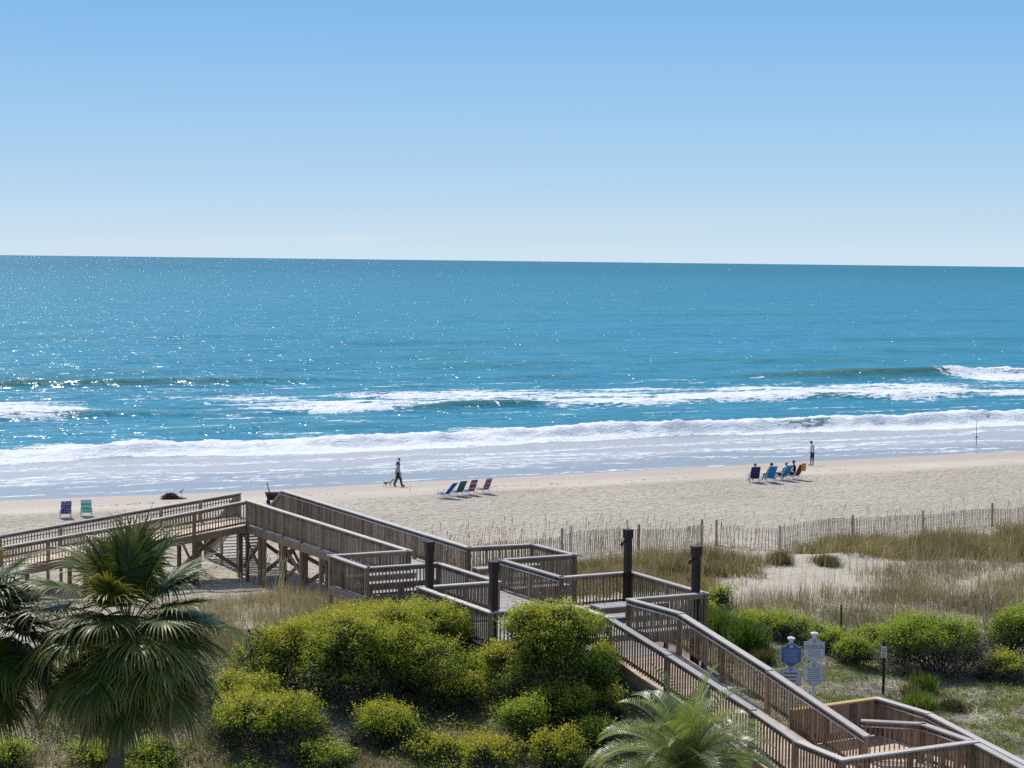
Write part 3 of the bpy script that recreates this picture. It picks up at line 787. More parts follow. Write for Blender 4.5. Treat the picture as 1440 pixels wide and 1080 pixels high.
shrub('leafy olive shrub filling the space behind the low spreading shrub, left part', -7.3, 54.2, 1.1, 1.1, 141, yellow=.04, twigs=2)
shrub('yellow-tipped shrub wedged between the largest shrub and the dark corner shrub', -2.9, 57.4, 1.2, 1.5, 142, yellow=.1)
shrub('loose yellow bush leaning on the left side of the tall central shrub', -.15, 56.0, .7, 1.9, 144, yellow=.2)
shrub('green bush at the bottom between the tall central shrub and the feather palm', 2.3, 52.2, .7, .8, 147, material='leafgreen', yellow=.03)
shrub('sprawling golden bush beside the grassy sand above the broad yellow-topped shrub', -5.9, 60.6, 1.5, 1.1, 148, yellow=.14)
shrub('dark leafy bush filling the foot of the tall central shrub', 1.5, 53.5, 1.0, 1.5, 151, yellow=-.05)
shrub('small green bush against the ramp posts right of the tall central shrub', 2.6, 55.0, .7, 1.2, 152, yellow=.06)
# ------------------------------------------------------------------ fan palms
def fan_palm(label, x, y, zc, seed, nf=58, R0=1.0, lean=(0, 0), tw=.2):
    rr = random.Random(seed); z0 = gxy(x, y)-.2
    root = tag(empty('fan_palm', (x, y, z0)), label, 'palm tree', 'fan palms at the left')
    H = zc-z0
    tb = MB(); n = 26; pts = []; rad = []
    for i in range(n+1):
        t = i/n; pts.append((lean[0]*t*t, lean[1]*t*t, H*t*.97)); rad.append(tw*(1.08-.18*t+.05*rr.uniform(-1, 1)*(.5)) if t < .78 else tw*(1.0+.5*(t-.78)/.22))
    tb.tube(pts, rad, 18); tb.build('trunk', M['bark'], root, smooth=True)
    top = Vector((lean[0], lean[1], H))
    # old leaf bases bristling under the crown
    bt = MB()
    for k in range(70):
        a = rr.uniform(0, 2*math.pi); zz = H-rr.uniform(.1, 1.0)
        p = Vector((lean[0]+tw*.8*math.cos(a), lean[1]+tw*.8*math.sin(a), zz))
        q = p+Vector((math.cos(a), math.sin(a), .9))*rr.uniform(.15, .34)
        bt.beam(p, q, .07, .025)
    bt.build('leaf_bases', M['bark'], root)
    V = []; F = []; T = []
    def strip(P, Wd, side, t):
        b = len(V)
        for p, w in zip(P, Wd):
            V.append(p-side*w); V.append(p+side*w)
        for i in range(len(P)-1):
            F.append((b+2*i, b+2*i+1, b+2*i+3, b+2*i+2)); T.append(min(1, t+(0, 0, .04, .14, .28, .42)[i]))
    pet = MB()
    for k in range(nf):
        f = (k+.5)/nf
        az = k*2.39996+rr.gauss(0, .35)
        el = R(68-108*f+rr.gauss(0, 16))
        dirv = Vector((math.cos(az)*math.cos(el), math.sin(az)*math.cos(el), math.sin(el)))
        pl = R0*rr.uniform(.75, 1.35)*(.75+.35*math.sin(math.pi*f))
        p0 = top+Vector((0, 0, -.35*f)); pts = [p0]; d = dirv.copy(); step = pl/5
        for i in range(5):
            pts.append(pts[-1]+d*step); d = (d+Vector((0, 0, -.05-.04*i))).normalized()
        pet.tube(pts, [.028, .022, .018, .016, .014, .012], 4, t=.6+rr.random()*.3)
        hub = pts[-1]
        side = d.cross(Vector((0, 0, 1)))
        if side.length < .1: side = Vector((math.cos(az+1.57), math.sin(az+1.57), 0))
        side.normalize(); nr = side.cross(d).normalized()
        ns_ = 46; old = f > .9
        ft = rr.uniform(-.2, .16); fd = rr.uniform(.55, 1.35)
        for s in range(ns_):
            u = (s/(ns_-1))*2-1
            ang = u*R(118)
            base = hub+d*(.42*(1-abs(u)**1.3))*R0
            dv = (d*math.cos(ang)+side*math.sin(ang)+nr*(.22*abs(u)-.04)).normalized()
            ln = R0*rr.uniform(.8, 1.08)*(1.02-.28*abs(u)**2.2)
            dr = rr.uniform(.25, 1.0)*fd*(1+.25*f)
            P = [base]; dd = dv.copy(); st = ln/6
            for i in range(6):
                g_ = (.02, .05, .13, .30, .50, .6)[i]*dr
                dd = (dd+Vector((0, 0, -g_))).normalized(); P.append(P[-1]+dd*st)
            wv = dv.cross(nr).normalized()
            tt = min(1, max(0, .42+ft+rr.gauss(0, .13)+(.45 if old else 0)+(.35 if rr.random() < .04 else 0)))
            w = .025*R0
            strip(P, [w*.7, w*1.15, w*1.15, w*.95, w*.6, w*.32, .002], (wv+nr*rr.uniform(-.35, .35)).normalized(), tt)
    c = empty('crown'); c.parent = root
    pet.build('petioles', M['palm'], c)
    raw_mesh('fronds', np.array([tuple(v) for v in V]), np.array(F), M['palm'], T, parent=c)
    return root
fan_palm('big fan palm with a full round head and ridged trunk in the left foreground', -9.22, 46, 6.1, 7, nf=98, R0=1.22, lean=(.34, 0))
fan_palm('fan palm cut off by the left edge, only its drooping right fronds showing', -13.1, 46.6, 6.0, 9, nf=72, R0=1.25, lean=(.1, 0))

def feather_palm(label, x, y, zc, seed, nf=34, Ln=2.1):
    rr = random.Random(seed); z0 = gxy(x, y)-.2; H = zc-z0
    root = tag(empty('feather_palm', (x, y, z0)), label, 'palm tree')
    tb = MB(); tb.tube([(0, 0, 0), (0, 0, H*.5), (0, 0, H)], [.2, .19, .24], 14); tb.build('trunk', M['bark'], root, smooth=True)
    V = []; F = []; T = []; rc = MB()
    for k in range(nf):
        f = (k+.5)/nf; az = k*2.39996+rr.uniform(-.2, .2); el = R(80-85*f+rr.uniform(-6, 6))
        d = Vector((math.cos(az)*math.cos(el), math.sin(az)*math.cos(el), math.sin(el)))
        L_ = Ln*rr.uniform(.85, 1.1); n = 22; P = [Vector((0, 0, H))]; D_ = [d.copy()]
        for i in range(n):
            P.append(P[-1]+d*L_/n); d = (d+Vector((0, 0, -.028-.085*(i/n)**1.2*(1.5-.4*f)))).normalized(); D_.append(d.copy())
        rc.tube(P, [.03*(1-i/n)+.006 for i in range(n+1)], 4, t=.8)
        for i in range(4, int(n*2.4)):
            t = i/(n*2.4); j = min(n-1, int(t*n)); q = P[j]+(P[j+1]-P[j])*(t*n-j); dj = D_[j]
            sd_ = dj.cross(Vector((0, 0, 1)))
            if sd_.length < .1: sd_ = Vector((math.cos(az+1.57), math.sin(az+1.57), 0))
            sd_.normalize(); up_ = sd_.cross(dj).normalized()
            ll = .58*math.sin(math.pi*min(1, (t*1.05)**.6))**.7*rr.uniform(.85, 1.1)+.05
            for s in (-1, 1):
                dv = (sd_*s*.75+up_*.50+dj*.62).normalized()
                b = len(V); w = .0135; wv = dj
                a_ = q; b_ = q+dv*ll*.5; c_ = q+dv*ll*.85+Vector((0, 0, -.05*ll)); e_ = q+dv*ll+Vector((0, 0, -.14*ll))
                for p_, ww in ((a_, w*.7), (b_, w), (c_, w*.6), (e_, .001)):
                    V.append(p_-wv*ww); V.append(p_+wv*ww)
                tt = min(1, max(0, .45+rr.gauss(0, .16)))
                for m_ in range(3): F.append((b+2*m_, b+2*m_+1, b+2*m_+3, b+2*m_+2)); T.append(tt)
    c = empty('crown'); c.parent = root
    rc.build('frond_stalks', M['pindo'], c)
    raw_mesh('leaflets', np.array([tuple(v) for v in V]), np.array(F), M['pindo'], T, parent=c)
feather_palm('silvery green feather palm at the bottom in front of the ramp', 4.2, 46.6, 2.8, 5, nf=46, Ln=2.6)

# ------------------------------------------------------------------ grasses (nobody could count the blades)
def blades(name, X, Y, hgt, width, material, tint, lean=.35, kind='stuff', label=None, cat=None, z=None, seg_droop=.25, parent_loc=None):
    """X,Y arrays of feet; hgt array"""
    n = len(X)
    a, L = AL(X, Y); Z = ground_z(a, L)-.03 if z is None else z
    th = rng.uniform(0, 2*math.pi, n); ln = np.abs(rng.normal(0, lean, n))
    dx = np.cos(th)*ln; dy = np.sin(th)*ln
    w = width*rng.uniform(.6, 1.3, n); ph = rng.uniform(0, math.pi, n)
    wx = np.cos(ph)*w; wy = np.sin(ph)*w*.6
    P0 = np.stack([X, Y, Z], 1); P1 = P0+np.stack([dx*.4, dy*.4, np.ones(n)*.6], 1)*hgt[:, None]
    P2 = P0+np.stack([dx*1.1, dy*1.1, np.ones(n)*(1-seg_droop*ln)], 1)*hgt[:, None]
    o = np.stack([wx, wy, np.zeros(n)], 1)
    V = np.stack([P0-o, P0+o, P1+o*.75, P1-o*.75, P2+o*.12, P2-o*.12], 1).reshape(-1, 3)
    b = np.arange(n)*6
    F = np.stack([np.stack([b, b+1, b+2, b+3], 1), np.stack([b+3, b+2, b+4, b+5], 1)], 1).reshape(-1, 4)
    if parent_loc is not None: V = V-np.array(parent_loc)
    o_ = raw_mesh(name, V, F, material, np.repeat(np.clip(tint, 0, 1), 2))
    if parent_loc is not None: o_.location = parent_loc
    if label: o_['label'] = label
    if cat: o_['category'] = cat
    if kind: o_['kind'] = kind
    return o_
def scatter(a0, a1, L0, L1, n, dens):
    a = rng.uniform(a0, a1, n); L = rng.uniform(L0, L1, n)
    k = rng.uniform(0, 1, n) < dens(a, L)
    a = a[k]; L = L[k]
    return a*VX+L*VY, 136+a*VY-L*VX, a, L
def clumpy(X, Y, per, spread):
    X = np.repeat(X, per)+rng.normal(0, spread, len(X)*per); Y = np.repeat(Y, per)+rng.normal(0, spread, len(Y)*per)
    return X, Y
rng = np.random.default_rng(77)
def ell(a, L, ca, cL, ra, rL, e=.25):
    q = np.sqrt(((a-ca)/ra)**2+((L-cL)/rL)**2)+(fbm(a*.6, L*.6, 13)-.5)*.5
    return 1-sstep(1-e, 1+e, q)
def off_walk(a, L):
    m = (a > -34.7) & (a < -31.8) & (L > 37) & (L < 80)
    m |= (a > -37.8) & (a < -29.4) & (L > 63) & (L < 69)
    m |= (a > -37.6) & (a < -34) & (L > 56) & (L < 59.5)
    m |= (a > -32.6) & (a < -29.3) & (L > 56.2) & (L < 59.7)
    m |= (a > -34.8) & (a < -28.8) & (L > 75.6)
    m |= (a < -34.3) & (L > 37.2) & (L < 40.5)
    return ~m
# brown-green bunch grass just behind the sand fence
def d_tus(a, L):
    d = ell(a, L, -24.0, 50.5, 5.5, 4.8)*.95+ell(a, L, -17.3, 48.8, 2.4, 3.4)+ell(a, L, 3.0, 49.5, 11.0, 4.8)+ell(a, L, -7.2, 46.8, 3.0, 1.7)+ell(a, L, 16, 50, 8, 6)
    return np.clip(d, 0, 1)*off_walk(a, L)*sstep(.22, .5, fbm(a*1.1, L*1.1, 19))
X, Y, a, L = scatter(-31, 26, 42.5, 58, 26000, d_tus)
X, Y = clumpy(X, Y, 14, .13)
a, L = AL(X, Y)
blades('bunch_grass', X, Y, rng.uniform(.3, .95, len(X))*(.35+1.1*vnoise(a*.9, L*.9, 5)), .011, M['grass'], .25+.6*fbm(a*.8, L*.8, 6)+rng.normal(0, .2, len(X)), .8,
       label='brown-green bunch grass growing behind the sand fence', cat='grass')
# grey dry stalks in the hollow
def d_dry(a, L):
    d = ell(a, L, -13.0, 62.0, 11.5, 5.0)*.85+ell(a, L, 4, 59.5, 12, 6)*.85+ell(a, L, -9.5, 54.8, 3.6, 1.9)*.6
    d = d+ell(a, L, -38.6, 52.5, 3.6, 5.0)*.85+ell(a, L, -35.4, 49.5, 1.5, 5.5)*.45+ell(a, L, -41, 60, 3.2, 3.5)*.6
    return np.clip(d, 0, 1)*(off_walk(a, L) | (a < -34))*sstep(.25, .55, fbm(a*.55, L*.55, 29))
X, Y, a, L = scatter(-47, 20, 45, 68, 36000, d_dry)
X, Y = clumpy(X, Y, 6, .15); a, L = AL(X, Y)
blades('dry_stalks', X, Y, rng.uniform(.3, 1.0, len(X))*(.55+.75*vnoise(a*.5, L*.5, 15)), .0065, M['drygrass'], .1+.75*fbm(a*.45, L*.45, 16)+rng.normal(0, .2, len(X)), .3,
       label='grey and straw-coloured dry stalks filling the hollow between the dunes', cat='dry grass')
X, Y = clumpy(X[::9], Y[::9], 3, .2); a, L = AL(X, Y)
blades('low_grass', X, Y, rng.uniform(.2, .5, len(X)), .012, M['grass'], .05+.5*fbm(a*.6, L*.6, 26)+rng.normal(0, .12, len(X)), .6,
       label='low olive grass between the dry stalks', cat='grass')
# tall thin sea oats
def oats(specs):
    V = []; F = []; T = []
    for (x, y) in specs:
        z = gxy(x, y)-.05; h = random.uniform(1.0, 2.05); lx = random.uniform(-.10, .22); ly = random.uniform(-.1, .1); t = random.random()
        P = [Vector((x+lx*u*u*h, y+ly*u*u*h, z+h*u)) for u in (0, .4, .75, .92)]
        P.append(P[-1]+Vector((random.uniform(-.05, .18), 0, .02)))
        wd = [.0065, .0055, .0045, .016, .003]
        b = len(V)
        for p, w_ in zip(P, wd): V.append(p-Vector((w_, 0, 0))); V.append(p+Vector((w_, 0, 0)))
        for i in range(4): F.append((b+2*i, b+2*i+1, b+2*i+3, b+2*i+2)); T.append(t)
    o = raw_mesh('sea_oats', np.array([tuple(v) for v in V]), np.array(F), M['drygrass'], T); o['kind'] = 'stuff'
    o['label'] = 'thin tall sea oat stalks with dry seed heads along the fence'; o['category'] = 'sea oats'
sp = []
def addo(n, a0, a1, L0, L1):
    for _ in range(n): sp.append(W(random.uniform(a0, a1), random.uniform(L0, L1))[:2])
addo(230, -30, -14, 41, 48); addo(60, -27, -20, 37, 42); addo(40, -14, -8, 41, 52); addo(190, -6, 14, 41.5, 49); addo(90, -20, -6, 50, 58); addo(26, -36.5, -34.6, 41, 47); addo(60, -29, -21, 46, 56)
oats(sp)
# ground cover, litter and lawn
def d_cov(a, L):
    d = sstep(.24, .46, fbm(a*.42, L*.42, 33))*(litter_f(a, L) > .12)*(.45+.55*(a < -30))
    return d*off_walk(a, L)
X, Y, a, L = scatter(-58, -16, 58, 84, 330000, d_cov)
Z = ground_z(a, L)+rng.uniform(.0, .5, len(X))*sstep(.35, .75, fbm(a*1.2, L*1.2, 35))*(.35+.65*(a < -30))+.01
V, F = leaves(np.stack([X, Y, Z], 1), .075, .6)
cv = fbm(a*.5, L*.5, 37)
o = raw_mesh('ground_cover', V, F, M['leaf'], np.clip(.08+.95*cv+rng.normal(0, .15, len(X)), 0, .97))
tag(o, 'patchy olive creeping plants covering the sand below the shrubs', 'ground cover', kind='stuff')
X, Y, a, L = scatter(-60, -14, 56, 90, 110000, lambda a, L: sstep(.3, .6, fbm(a*.5, L*.5, 43))*off_walk(a, L)*(litter_f(a, L) > .1)*.8)
Z = ground_z(a, L)
P = np.stack([X, Y, Z+rng.uniform(0, .12, len(X))], 1); Q = P+nrm(rng.normal(size=P.shape)*np.array([1, 1, .5]))*rng.uniform(.08, .3, (len(X), 1))
V, F = sticks(P, Q, rng.uniform(.004, .010, len(X)))
o = raw_mesh('dead_twigs', V, F, M['twig'], np.clip(.55+rng.normal(0, .25, len(X)), 0, 1))
tag(o, 'tangle of grey dead twigs and runners lying over the ground', 'twigs', kind='stuff')
X, Y, a, L = scatter(-60, -37, 58, 86, 26000, lambda a, L: sstep(.34, .52, fbm(a*.6, L*.6, 93))*off_walk(a, L))
X, Y = clumpy(X, Y, 8, .12); a, L = AL(X, Y)
blades('dry_weeds', X, Y, rng.uniform(.06, .34, len(X))*(.4+fbm(a*.7, L*.7, 94)), .010, M['grass'], .05+.8*fbm(a*.6, L*.6, 95)+rng.normal(0, .2, len(X)), .9,
       label='low brown and olive weeds between the foreground shrubs', cat='weeds')
X, Y, a, L = scatter(-50, 60, 6.5, 12.5, 5000, lambda a, L: bump1(L-9.4-2.2*(fbm(a*.07, a*0, 96, 3)-.5), .35, .5)*sstep(.45, .6, fbm(a*.3, a*0+2, 97)))
P = np.stack([X, Y, ground_z(a, L)+.01], 1); Q = P+nrm(rng.normal(size=P.shape)*np.array([1, 1, .12]))*rng.uniform(.08, .35, (len(X), 1))
V, F = sticks(P, Q, rng.uniform(.008, .02, len(X)))
o = raw_mesh('wrack', V, F, M['twig'], rng.uniform(0, .6, len(X))); tag(o, 'thin broken line of dark seaweed scraps on the smooth sand', 'seaweed scraps', kind='stuff')
def d_lawn(a, L):
    d = ell(a, L, -26.3, 67.6, 2.6, 3.2)+ell(a, L, -24.5, 76.5, 4.5, 4.5)*.9+ell(a, L, -27.5, 73.5, 2.0, 2.2)*.8+ell(a, L, -20, 78, 5, 7)*.8
    return np.clip(d, 0, 1)*off_walk(a, L)*sstep(.40, .58, fbm(a*.8, L*.8, 47))
X, Y, a, L = scatter(-30, -12, 62, 88, 60000, d_lawn)
X, Y = clumpy(X, Y, 5, .07); a, L = AL(X, Y)
blades('short_grass', X, Y, rng.uniform(.05, .16, len(X)), .009, M['greengrass'], .35+.6*fbm(a*.6, L*.6, 49)+rng.normal(0, .15, len(X)), .7,
       label='patchy short green grass on the sandy bank right of the ramp', cat='grass')

# separate clumps
def tussock(label, x, y, r, h, n, material, t0, group=None, name='grass_tussock', wid=.010, lean=.5):
    X = x+rng.normal(0, r*.42, n); Y = y+rng.normal(0, r*.42, n)
    z = gxy(x, y)
    return blades(name, X, Y, rng.uniform(.5, 1, n)*h, wid, material, t0+rng.normal(0, .18, n), lean, kind=None, label=label, cat='grass clump', parent_loc=(x, y, z))
for args in (('small brown grass clump alone on the pale sand below the fence', 11.56, 84.6, .5, .65, 1300, M['grass'], .35),
             ('small olive grass clump on the sand right of the lone brown clump', 13.6, 84.9, .6, .5, 1200, M['grass'], .3),
             ('long-bladed bright green grass clump beside the ramp rail', 6.9, 66.0, .75, 1.15, 1500, M['greengrass'], .4),
             ('second long-bladed green clump, lower down the ramp rail', 7.75, 64.7, .65, 1.0, 1300, M['greengrass'], .35),
             ('green grass clump under the right-hand corner post of the platform', 6.4, 68.2, .55, .9, 900, M['greengrass'], .35),
             ('bright green grass clump on the bank behind the landing fence', 12.3, 58.9, .5, .62, 800, M['greengrass'], .55),
             ('brown matted grass clump beside the ramp on the lawn', 8.15, 63.2, .32, .55, 700, M['grass'], .15),
             ('dark brown matted clump on the bank right of the bright green clump', 13.3, 58.9, .42, .35, 700, M['grass'], .1),
             ('small green spiky clump between the dark corner shrub and the tall shrub', -.55, 59.4, .5, 1.25, 420, M['greengrass'], .45),
             ('tuft of green blades at the foot of the tall central shrub', 1.9, 52.4, .4, .8, 400, M['greengrass'], .2),
             ('green tuft below the shaded side of the dome-shaped shrub', 12.9, 61.2, .4, .7, 500, M['greengrass'], .35),
             ('brown tuft right of the thin red and white sign', 12.4, 60.6, .35, .5, 400, M['grass'], .35)):
    tussock(*args, wid=.016 if 'green' in args[0] or 'blades' in args[0] else .010)
# ------------------------------------------------------------------ sand fence
def fence(label, pts, post_a, ztop_extra=0):
    """pts: list of (a, L) along the fence; post_a: a values of the posts"""
    root = tag(empty('sand_fence', W(*pts[0], gz(*pts[0]))), label, 'fence', 'slatted sand fences along the dune')
    off = Vector(root.location)
    A = [p[0] for p in pts]; Ls = [p[1] for p in pts]
    f = lambda a: np.interp(a, A, Ls)
    pa = sorted(post_a)
    for i, a in enumerate(pa):
        mb = MB(); L = f(a); z = gz(a, L); x, y, _ = W(a, L)
        k = random.uniform(-.03, .03)
        P0 = Vector((x, y, z-.3))-off; P1 = Vector((x+k, y, z+random.uniform(1.12, 1.3)))-off
        mb.tube([P0, P1], [.065, .058], 8); mb.build('post', M['slat'], root)
    for i in range(len(pa)-1):
        a0, a1 = pa[i]+.12, pa[i+1]-.08
        mb = MB(); n = int((a1-a0)*1.08/.112)
        sag = random.uniform(-.12, .02); sink = random.uniform(.05, .26); tl = random.uniform(-.1, .1)
        for j in range(n):
            u = j/(n-1); a = a0+(a1-a0)*u; L = f(a); z = gz(a, L)-sink
            x, y, _ = W(a, L)
            dz = sag*math.sin(math.pi*u)+random.uniform(-.02, .02)
            ti = tl*math.sin(2.5*math.pi*u+i)+random.uniform(-.02, .02)
            b = Vector((x, y-.05, z-.06))-off; t = Vector((x+ti, y-.05, z+1.13+dz))-off
            mb.beam(b, t, .034*random.uniform(.9, 1.1), .009, up=(VY, -VX, 0))
        for zz in (.25, .6, .95):
            P = []
            for j in range(12):
                a = a0-.1+(a1-a0+.2)*j/11; L = f(a); x, y, _ = W(a, L); P.append(Vector((x, y-.06, gz(a, L)-sink+zz+sag*math.sin(math.pi*j/11)))-off)
            mb.tube(P, .006, 4, t=.1)
        mb.build('slat_panel', M['slat'], root)
fence('left run of weathered slat sand fence behind the platform', [(-27.5, 43.3), (-20.3, 43.0), (-16, 42.3), (-11.9, 41.5)], [-27.0, -20.6, -16.1, -12.1])
fence('right run of weathered slat sand fence climbing toward the right edge', [(-11.4, 41.6), (-9.5, 44.0), (-4.3, 43.0), (.5, 42.6), (5.2, 42.5), (18, 42.6)], [-11.35, -9.35, -4.3, .4, 5.0, 9.8, 14.6])
mb = MB(); x, y, _ = W(-19.9, 42.6); mb.tube([(0, 0, -.3), (0, 0, 1.3)], .07, 10)
o = mb.build('marker_post', M['frame_white']); o.location = (x, y, gz(-19.9, 42.6)); tag(o, 'short pale post standing behind the left run of slat fence', 'post')

# ------------------------------------------------------------------ text helper
def text_mesh(body, size, material, parent, loc, rot, name='lettering', ext=.002):
    cu = bpy.data.curves.new(name, 'FONT'); cu.body = body; cu.size = size; cu.extrude = ext; cu.align_x = 'CENTER'; cu.align_y = 'CENTER'
    t = bpy.data.objects.new('tmp', cu); col.objects.link(t)
    dg = bpy.context.evaluated_depsgraph_get(); me = bpy.data.meshes.new_from_object(t.evaluated_get(dg)); bpy.data.objects.remove(t)
    me.name = name; me.materials.clear(); me.materials.append(material)
    o = bpy.data.objects.new(name, me); col.objects.link(o); o.parent = parent; o.location = loc; o.rotation_euler = rot
    return o
def plaque(w, h, th, inset=0.0):
    """outline with an arched top and bottom and notched corners, facing -y"""
    hw = w/2-inset; hh = h/2-inset; sh = h*.13
    pts = []
    def arc(sign):
        P = []
        for i in range(13):
            u = -1+2*i/12; P.append((u*hw*.62, sign*(hh-sh*(1-math.cos(u*math.pi/2))*.0 - sh*(u*u))))
        return P
    top = arc(1); bot = arc(-1)
    top = [(-hw, hh-sh*1.25), (-hw*.70, hh-sh*1.2)]+top+[(hw*.70, hh-sh*1.2), (hw, hh-sh*1.25)]
    bot = [(hw, -hh+sh*1.25), (hw*.70, -hh+sh*1.2)]+bot[::-1]+[(-hw*.70, -hh+sh*1.2), (-hw, -hh+sh*1.25)]
    return top+bot
def slab(name, pts, y0, y1, material, parent, loc):
    n = len(pts); v = [(x, y0, z) for x, z in pts]+[(x, y1, z) for x, z in pts]
    f = [tuple(range(n))[::-1], tuple(range(n, 2*n))]+[(i, (i+1) % n, n+(i+1) % n, n+i) for i in range(n)]
    me = bpy.data.meshes.new(name); me.from_pydata(v, [], f); me.update()
    bm = bmesh.new(); bm.from_mesh(me); bmesh.ops.recalc_face_normals(bm, faces=bm.faces); bm.to_mesh(me); bm.free()
    me.materials.append(material); o = bpy.data.objects.new(name, me); col.objects.link(o); o.parent = parent; o.location = loc
    return o
def sign_post(label, x, y, plates, rz):
    z0 = gxy(x, y); plates = [(p_[0]-z0, *p_[1:]) for p_ in plates]; root = tag(empty('sign_post', (x, y, z0), rz), label, 'sign post', 'white posts with plaques beside the ramp')
    top = plates[0][0]+.44
    p = MB(); p.box(-.055, .055, -.055, .055, -.4, top, .5); p.build('post', M['white_paint'], root)
    c = MB(); s = .075
    c.box(-s*1.35, s*1.35, -s*1.35, s*1.35, top, top+.045, .5)
    b = len(c.v); c.v += [(-.09, -.09, top+.045), (.09, -.09, top+.045), (.09, .09, top+.045), (-.09, .09, top+.045), (0, 0, top+.09)]
    for q in ((0, 1, 4), (1, 2, 4), (2, 3, 4), (3, 0, 4)): c.f.append(tuple(b+i for i in q)); c.t.append(.5); c.m.append(0)
    c.build('post_cap', M['white_paint'], root)
    for (zc, kind, lines, title) in plates:
        w, h = .60, .70
        pl = empty('plaque'); pl.parent = root; pl.location = (0, 0, zc)
        blue = kind == 'blue'
        if blue: pl['label'] = 'dark blue upper plaque'
        slab('panel', plaque(w, h, .02), -.075, -.056, M['signblue' if blue else 'signgrey'], pl, (0, 0, 0)) if not blue else slab('panel', plaque(w, h, .02), -.075, -.056, M['signtextlight'], pl, (0, 0, 0))
        slab('border', plaque(w, h, .02, .022), -.0775, -.0745, M['signedge' if not blue else 'signedge'], pl, (0, 0, 0))
        slab('face', plaque(w, h, .02, .030), -.081, -.0770, M['signblue' if blue else 'signgrey'], pl, (0, 0, 0))
        em = MB(); tm = M['signtextlight'] if blue else M['signedge']
        em.box(-.042, .042, -.084, -.0812, .205, .29, .5); em.build('emblem', M['white_paint'] if blue else M['signblue'], pl)
        e2 = MB(); e2.box(-.007, .007, -.087, -.0842, .213, .25, .5); e2.box(-.024, .024, -.087, -.0842, .251, .272, .5); e2.build('emblem_tree', M['signblue'] if blue else M['white_paint'], pl)
        for (t, zz, sz) in title: text_mesh(t, sz, M['signtext'], pl, (0, -.0825, zz), (R(90), 0, 0))
        tx = MB(); rr = random.Random(len(lines)*7+int(zc*10))
        for (zz, half, hh) in lines:            # rows of small lettering, too small to read
            xx = -half
            while xx < half:
                wd = rr.uniform(.02, .055); tx.box(xx, min(half, xx+wd), -.0835, -.0812, zz-hh/2, zz+hh/2, .5); xx += wd+rr.uniform(.010, .018)
        tx.build('small_lettering', M['signtextlight'] if blue else M['signtext'], pl)
rows = lambda z0, z1, n, half, hh: [(z0+(z1-z0)*i/(n-1), half*(1-.18*((i*7) % 3)/2), hh) for i in range(n)]
sign_post('white post with a dark blue plaque above a grey one, left of the pair', 8.16, 57.0, [(3.53, 'blue', rows(.15, -.2, 9, .22, .016), []), (2.86, 'grey', rows(.13, -.2, 4, .2, .042), [])], R(-4))
sign_post('white post with two pale grey plaques, right of the pair, forbidding bikes and skateboards', 8.86, 57.2, [(3.64, 'grey', rows(.0, -.2, 6, .2, .010), [('NO BIKES OR', .125, .082), ('SKATEBOARDS', .06, .082)]), (2.94, 'grey', rows(.15, -.2, 7, .2, .017), [])], R(-4))
# thin green post with a small red and white sign
x, y = 11.5, 60.4; z0 = gxy(x, y)
r = tag(empty('small_sign_post', (x, y, z0), R(-20)), 'thin dark green post with a narrow red and white notice on the sandy bank', 'sign post')
p = MB(); p.box(-.04, .04, -.02, .02, -.3, 1.66, .5); p.build('post', M['dark_green'], r)
p = MB(); p.box(-.085, .085, -.032, -.022, 1.15, 1.50, .5); p.build('plate', M['white_paint'], r)
p = MB()
for zz, hw in ((1.43, .05), (1.37, .06), (1.31, .05), (1.25, .06), (1.20, .05)): p.box(-hw, hw, -.036, -.0325, zz-.014, zz+.014, .5)
p.build('red_lettering', M['signred'], r)
p = MB(); x, y = 11.2, 66.6; p.box(-.025, .025, -.02, .02, -.3, 1.45, .5); o = p.build('stake', M['dark_green']); o.location = (x, y, gxy(x, y)); tag(o, 'bare thin dark stake rising out of the hedge right of the signs', 'stake')
# notice on the landing fence
x, y, z = W(-30.8, 76.10, 2.12)
r = tag(empty('notice', (x, y, z), math.atan2(VY, VX)), 'white rectangular notice fixed on the board fence of the landing', 'sign')
p = MB(); p.box(-.16, .16, -.012, 0, -.26, .26, .5); p.build('plate', M['white_paint'], r)
p = MB()
for zz, a_, b_ in ((.16, -.11, .02), (.10, -.05, .11), (.02, -.10, .10), (-.05, -.09, .06), (-.12, -.1, .1)): p.box(a_, b_, -.015, -.0122, zz-.014, zz+.014, .5)
p.build('small_lettering', M['signtext'], r)
# cones
def cone(label, x, y, z):
    r = tag(empty('traffic_cone', (x, y, z)), label, 'traffic cone', 'orange cones on the ramp')
    m = MB(); m.box(-.18, .18, -.18, .18, .0, .03, .5); m.build('base', M['cone'], r)
    m = MB(); m.tube([(0, 0, .031), (0, 0, .1), (0, 0, .45), (0, 0, .70), (0, 0, .71)], [.14, .12, .065, .032, .015], 16, t=.5); m.build('body', M['cone'], r, smooth=True)
cone('orange traffic cone on the landing just below the end of the ramp rail', *W(-33.35, 79.6, 1.60))
cone('orange traffic cone at the bottom edge, half hidden behind the landing balusters', *W(-33.95, 80.3, 1.34))

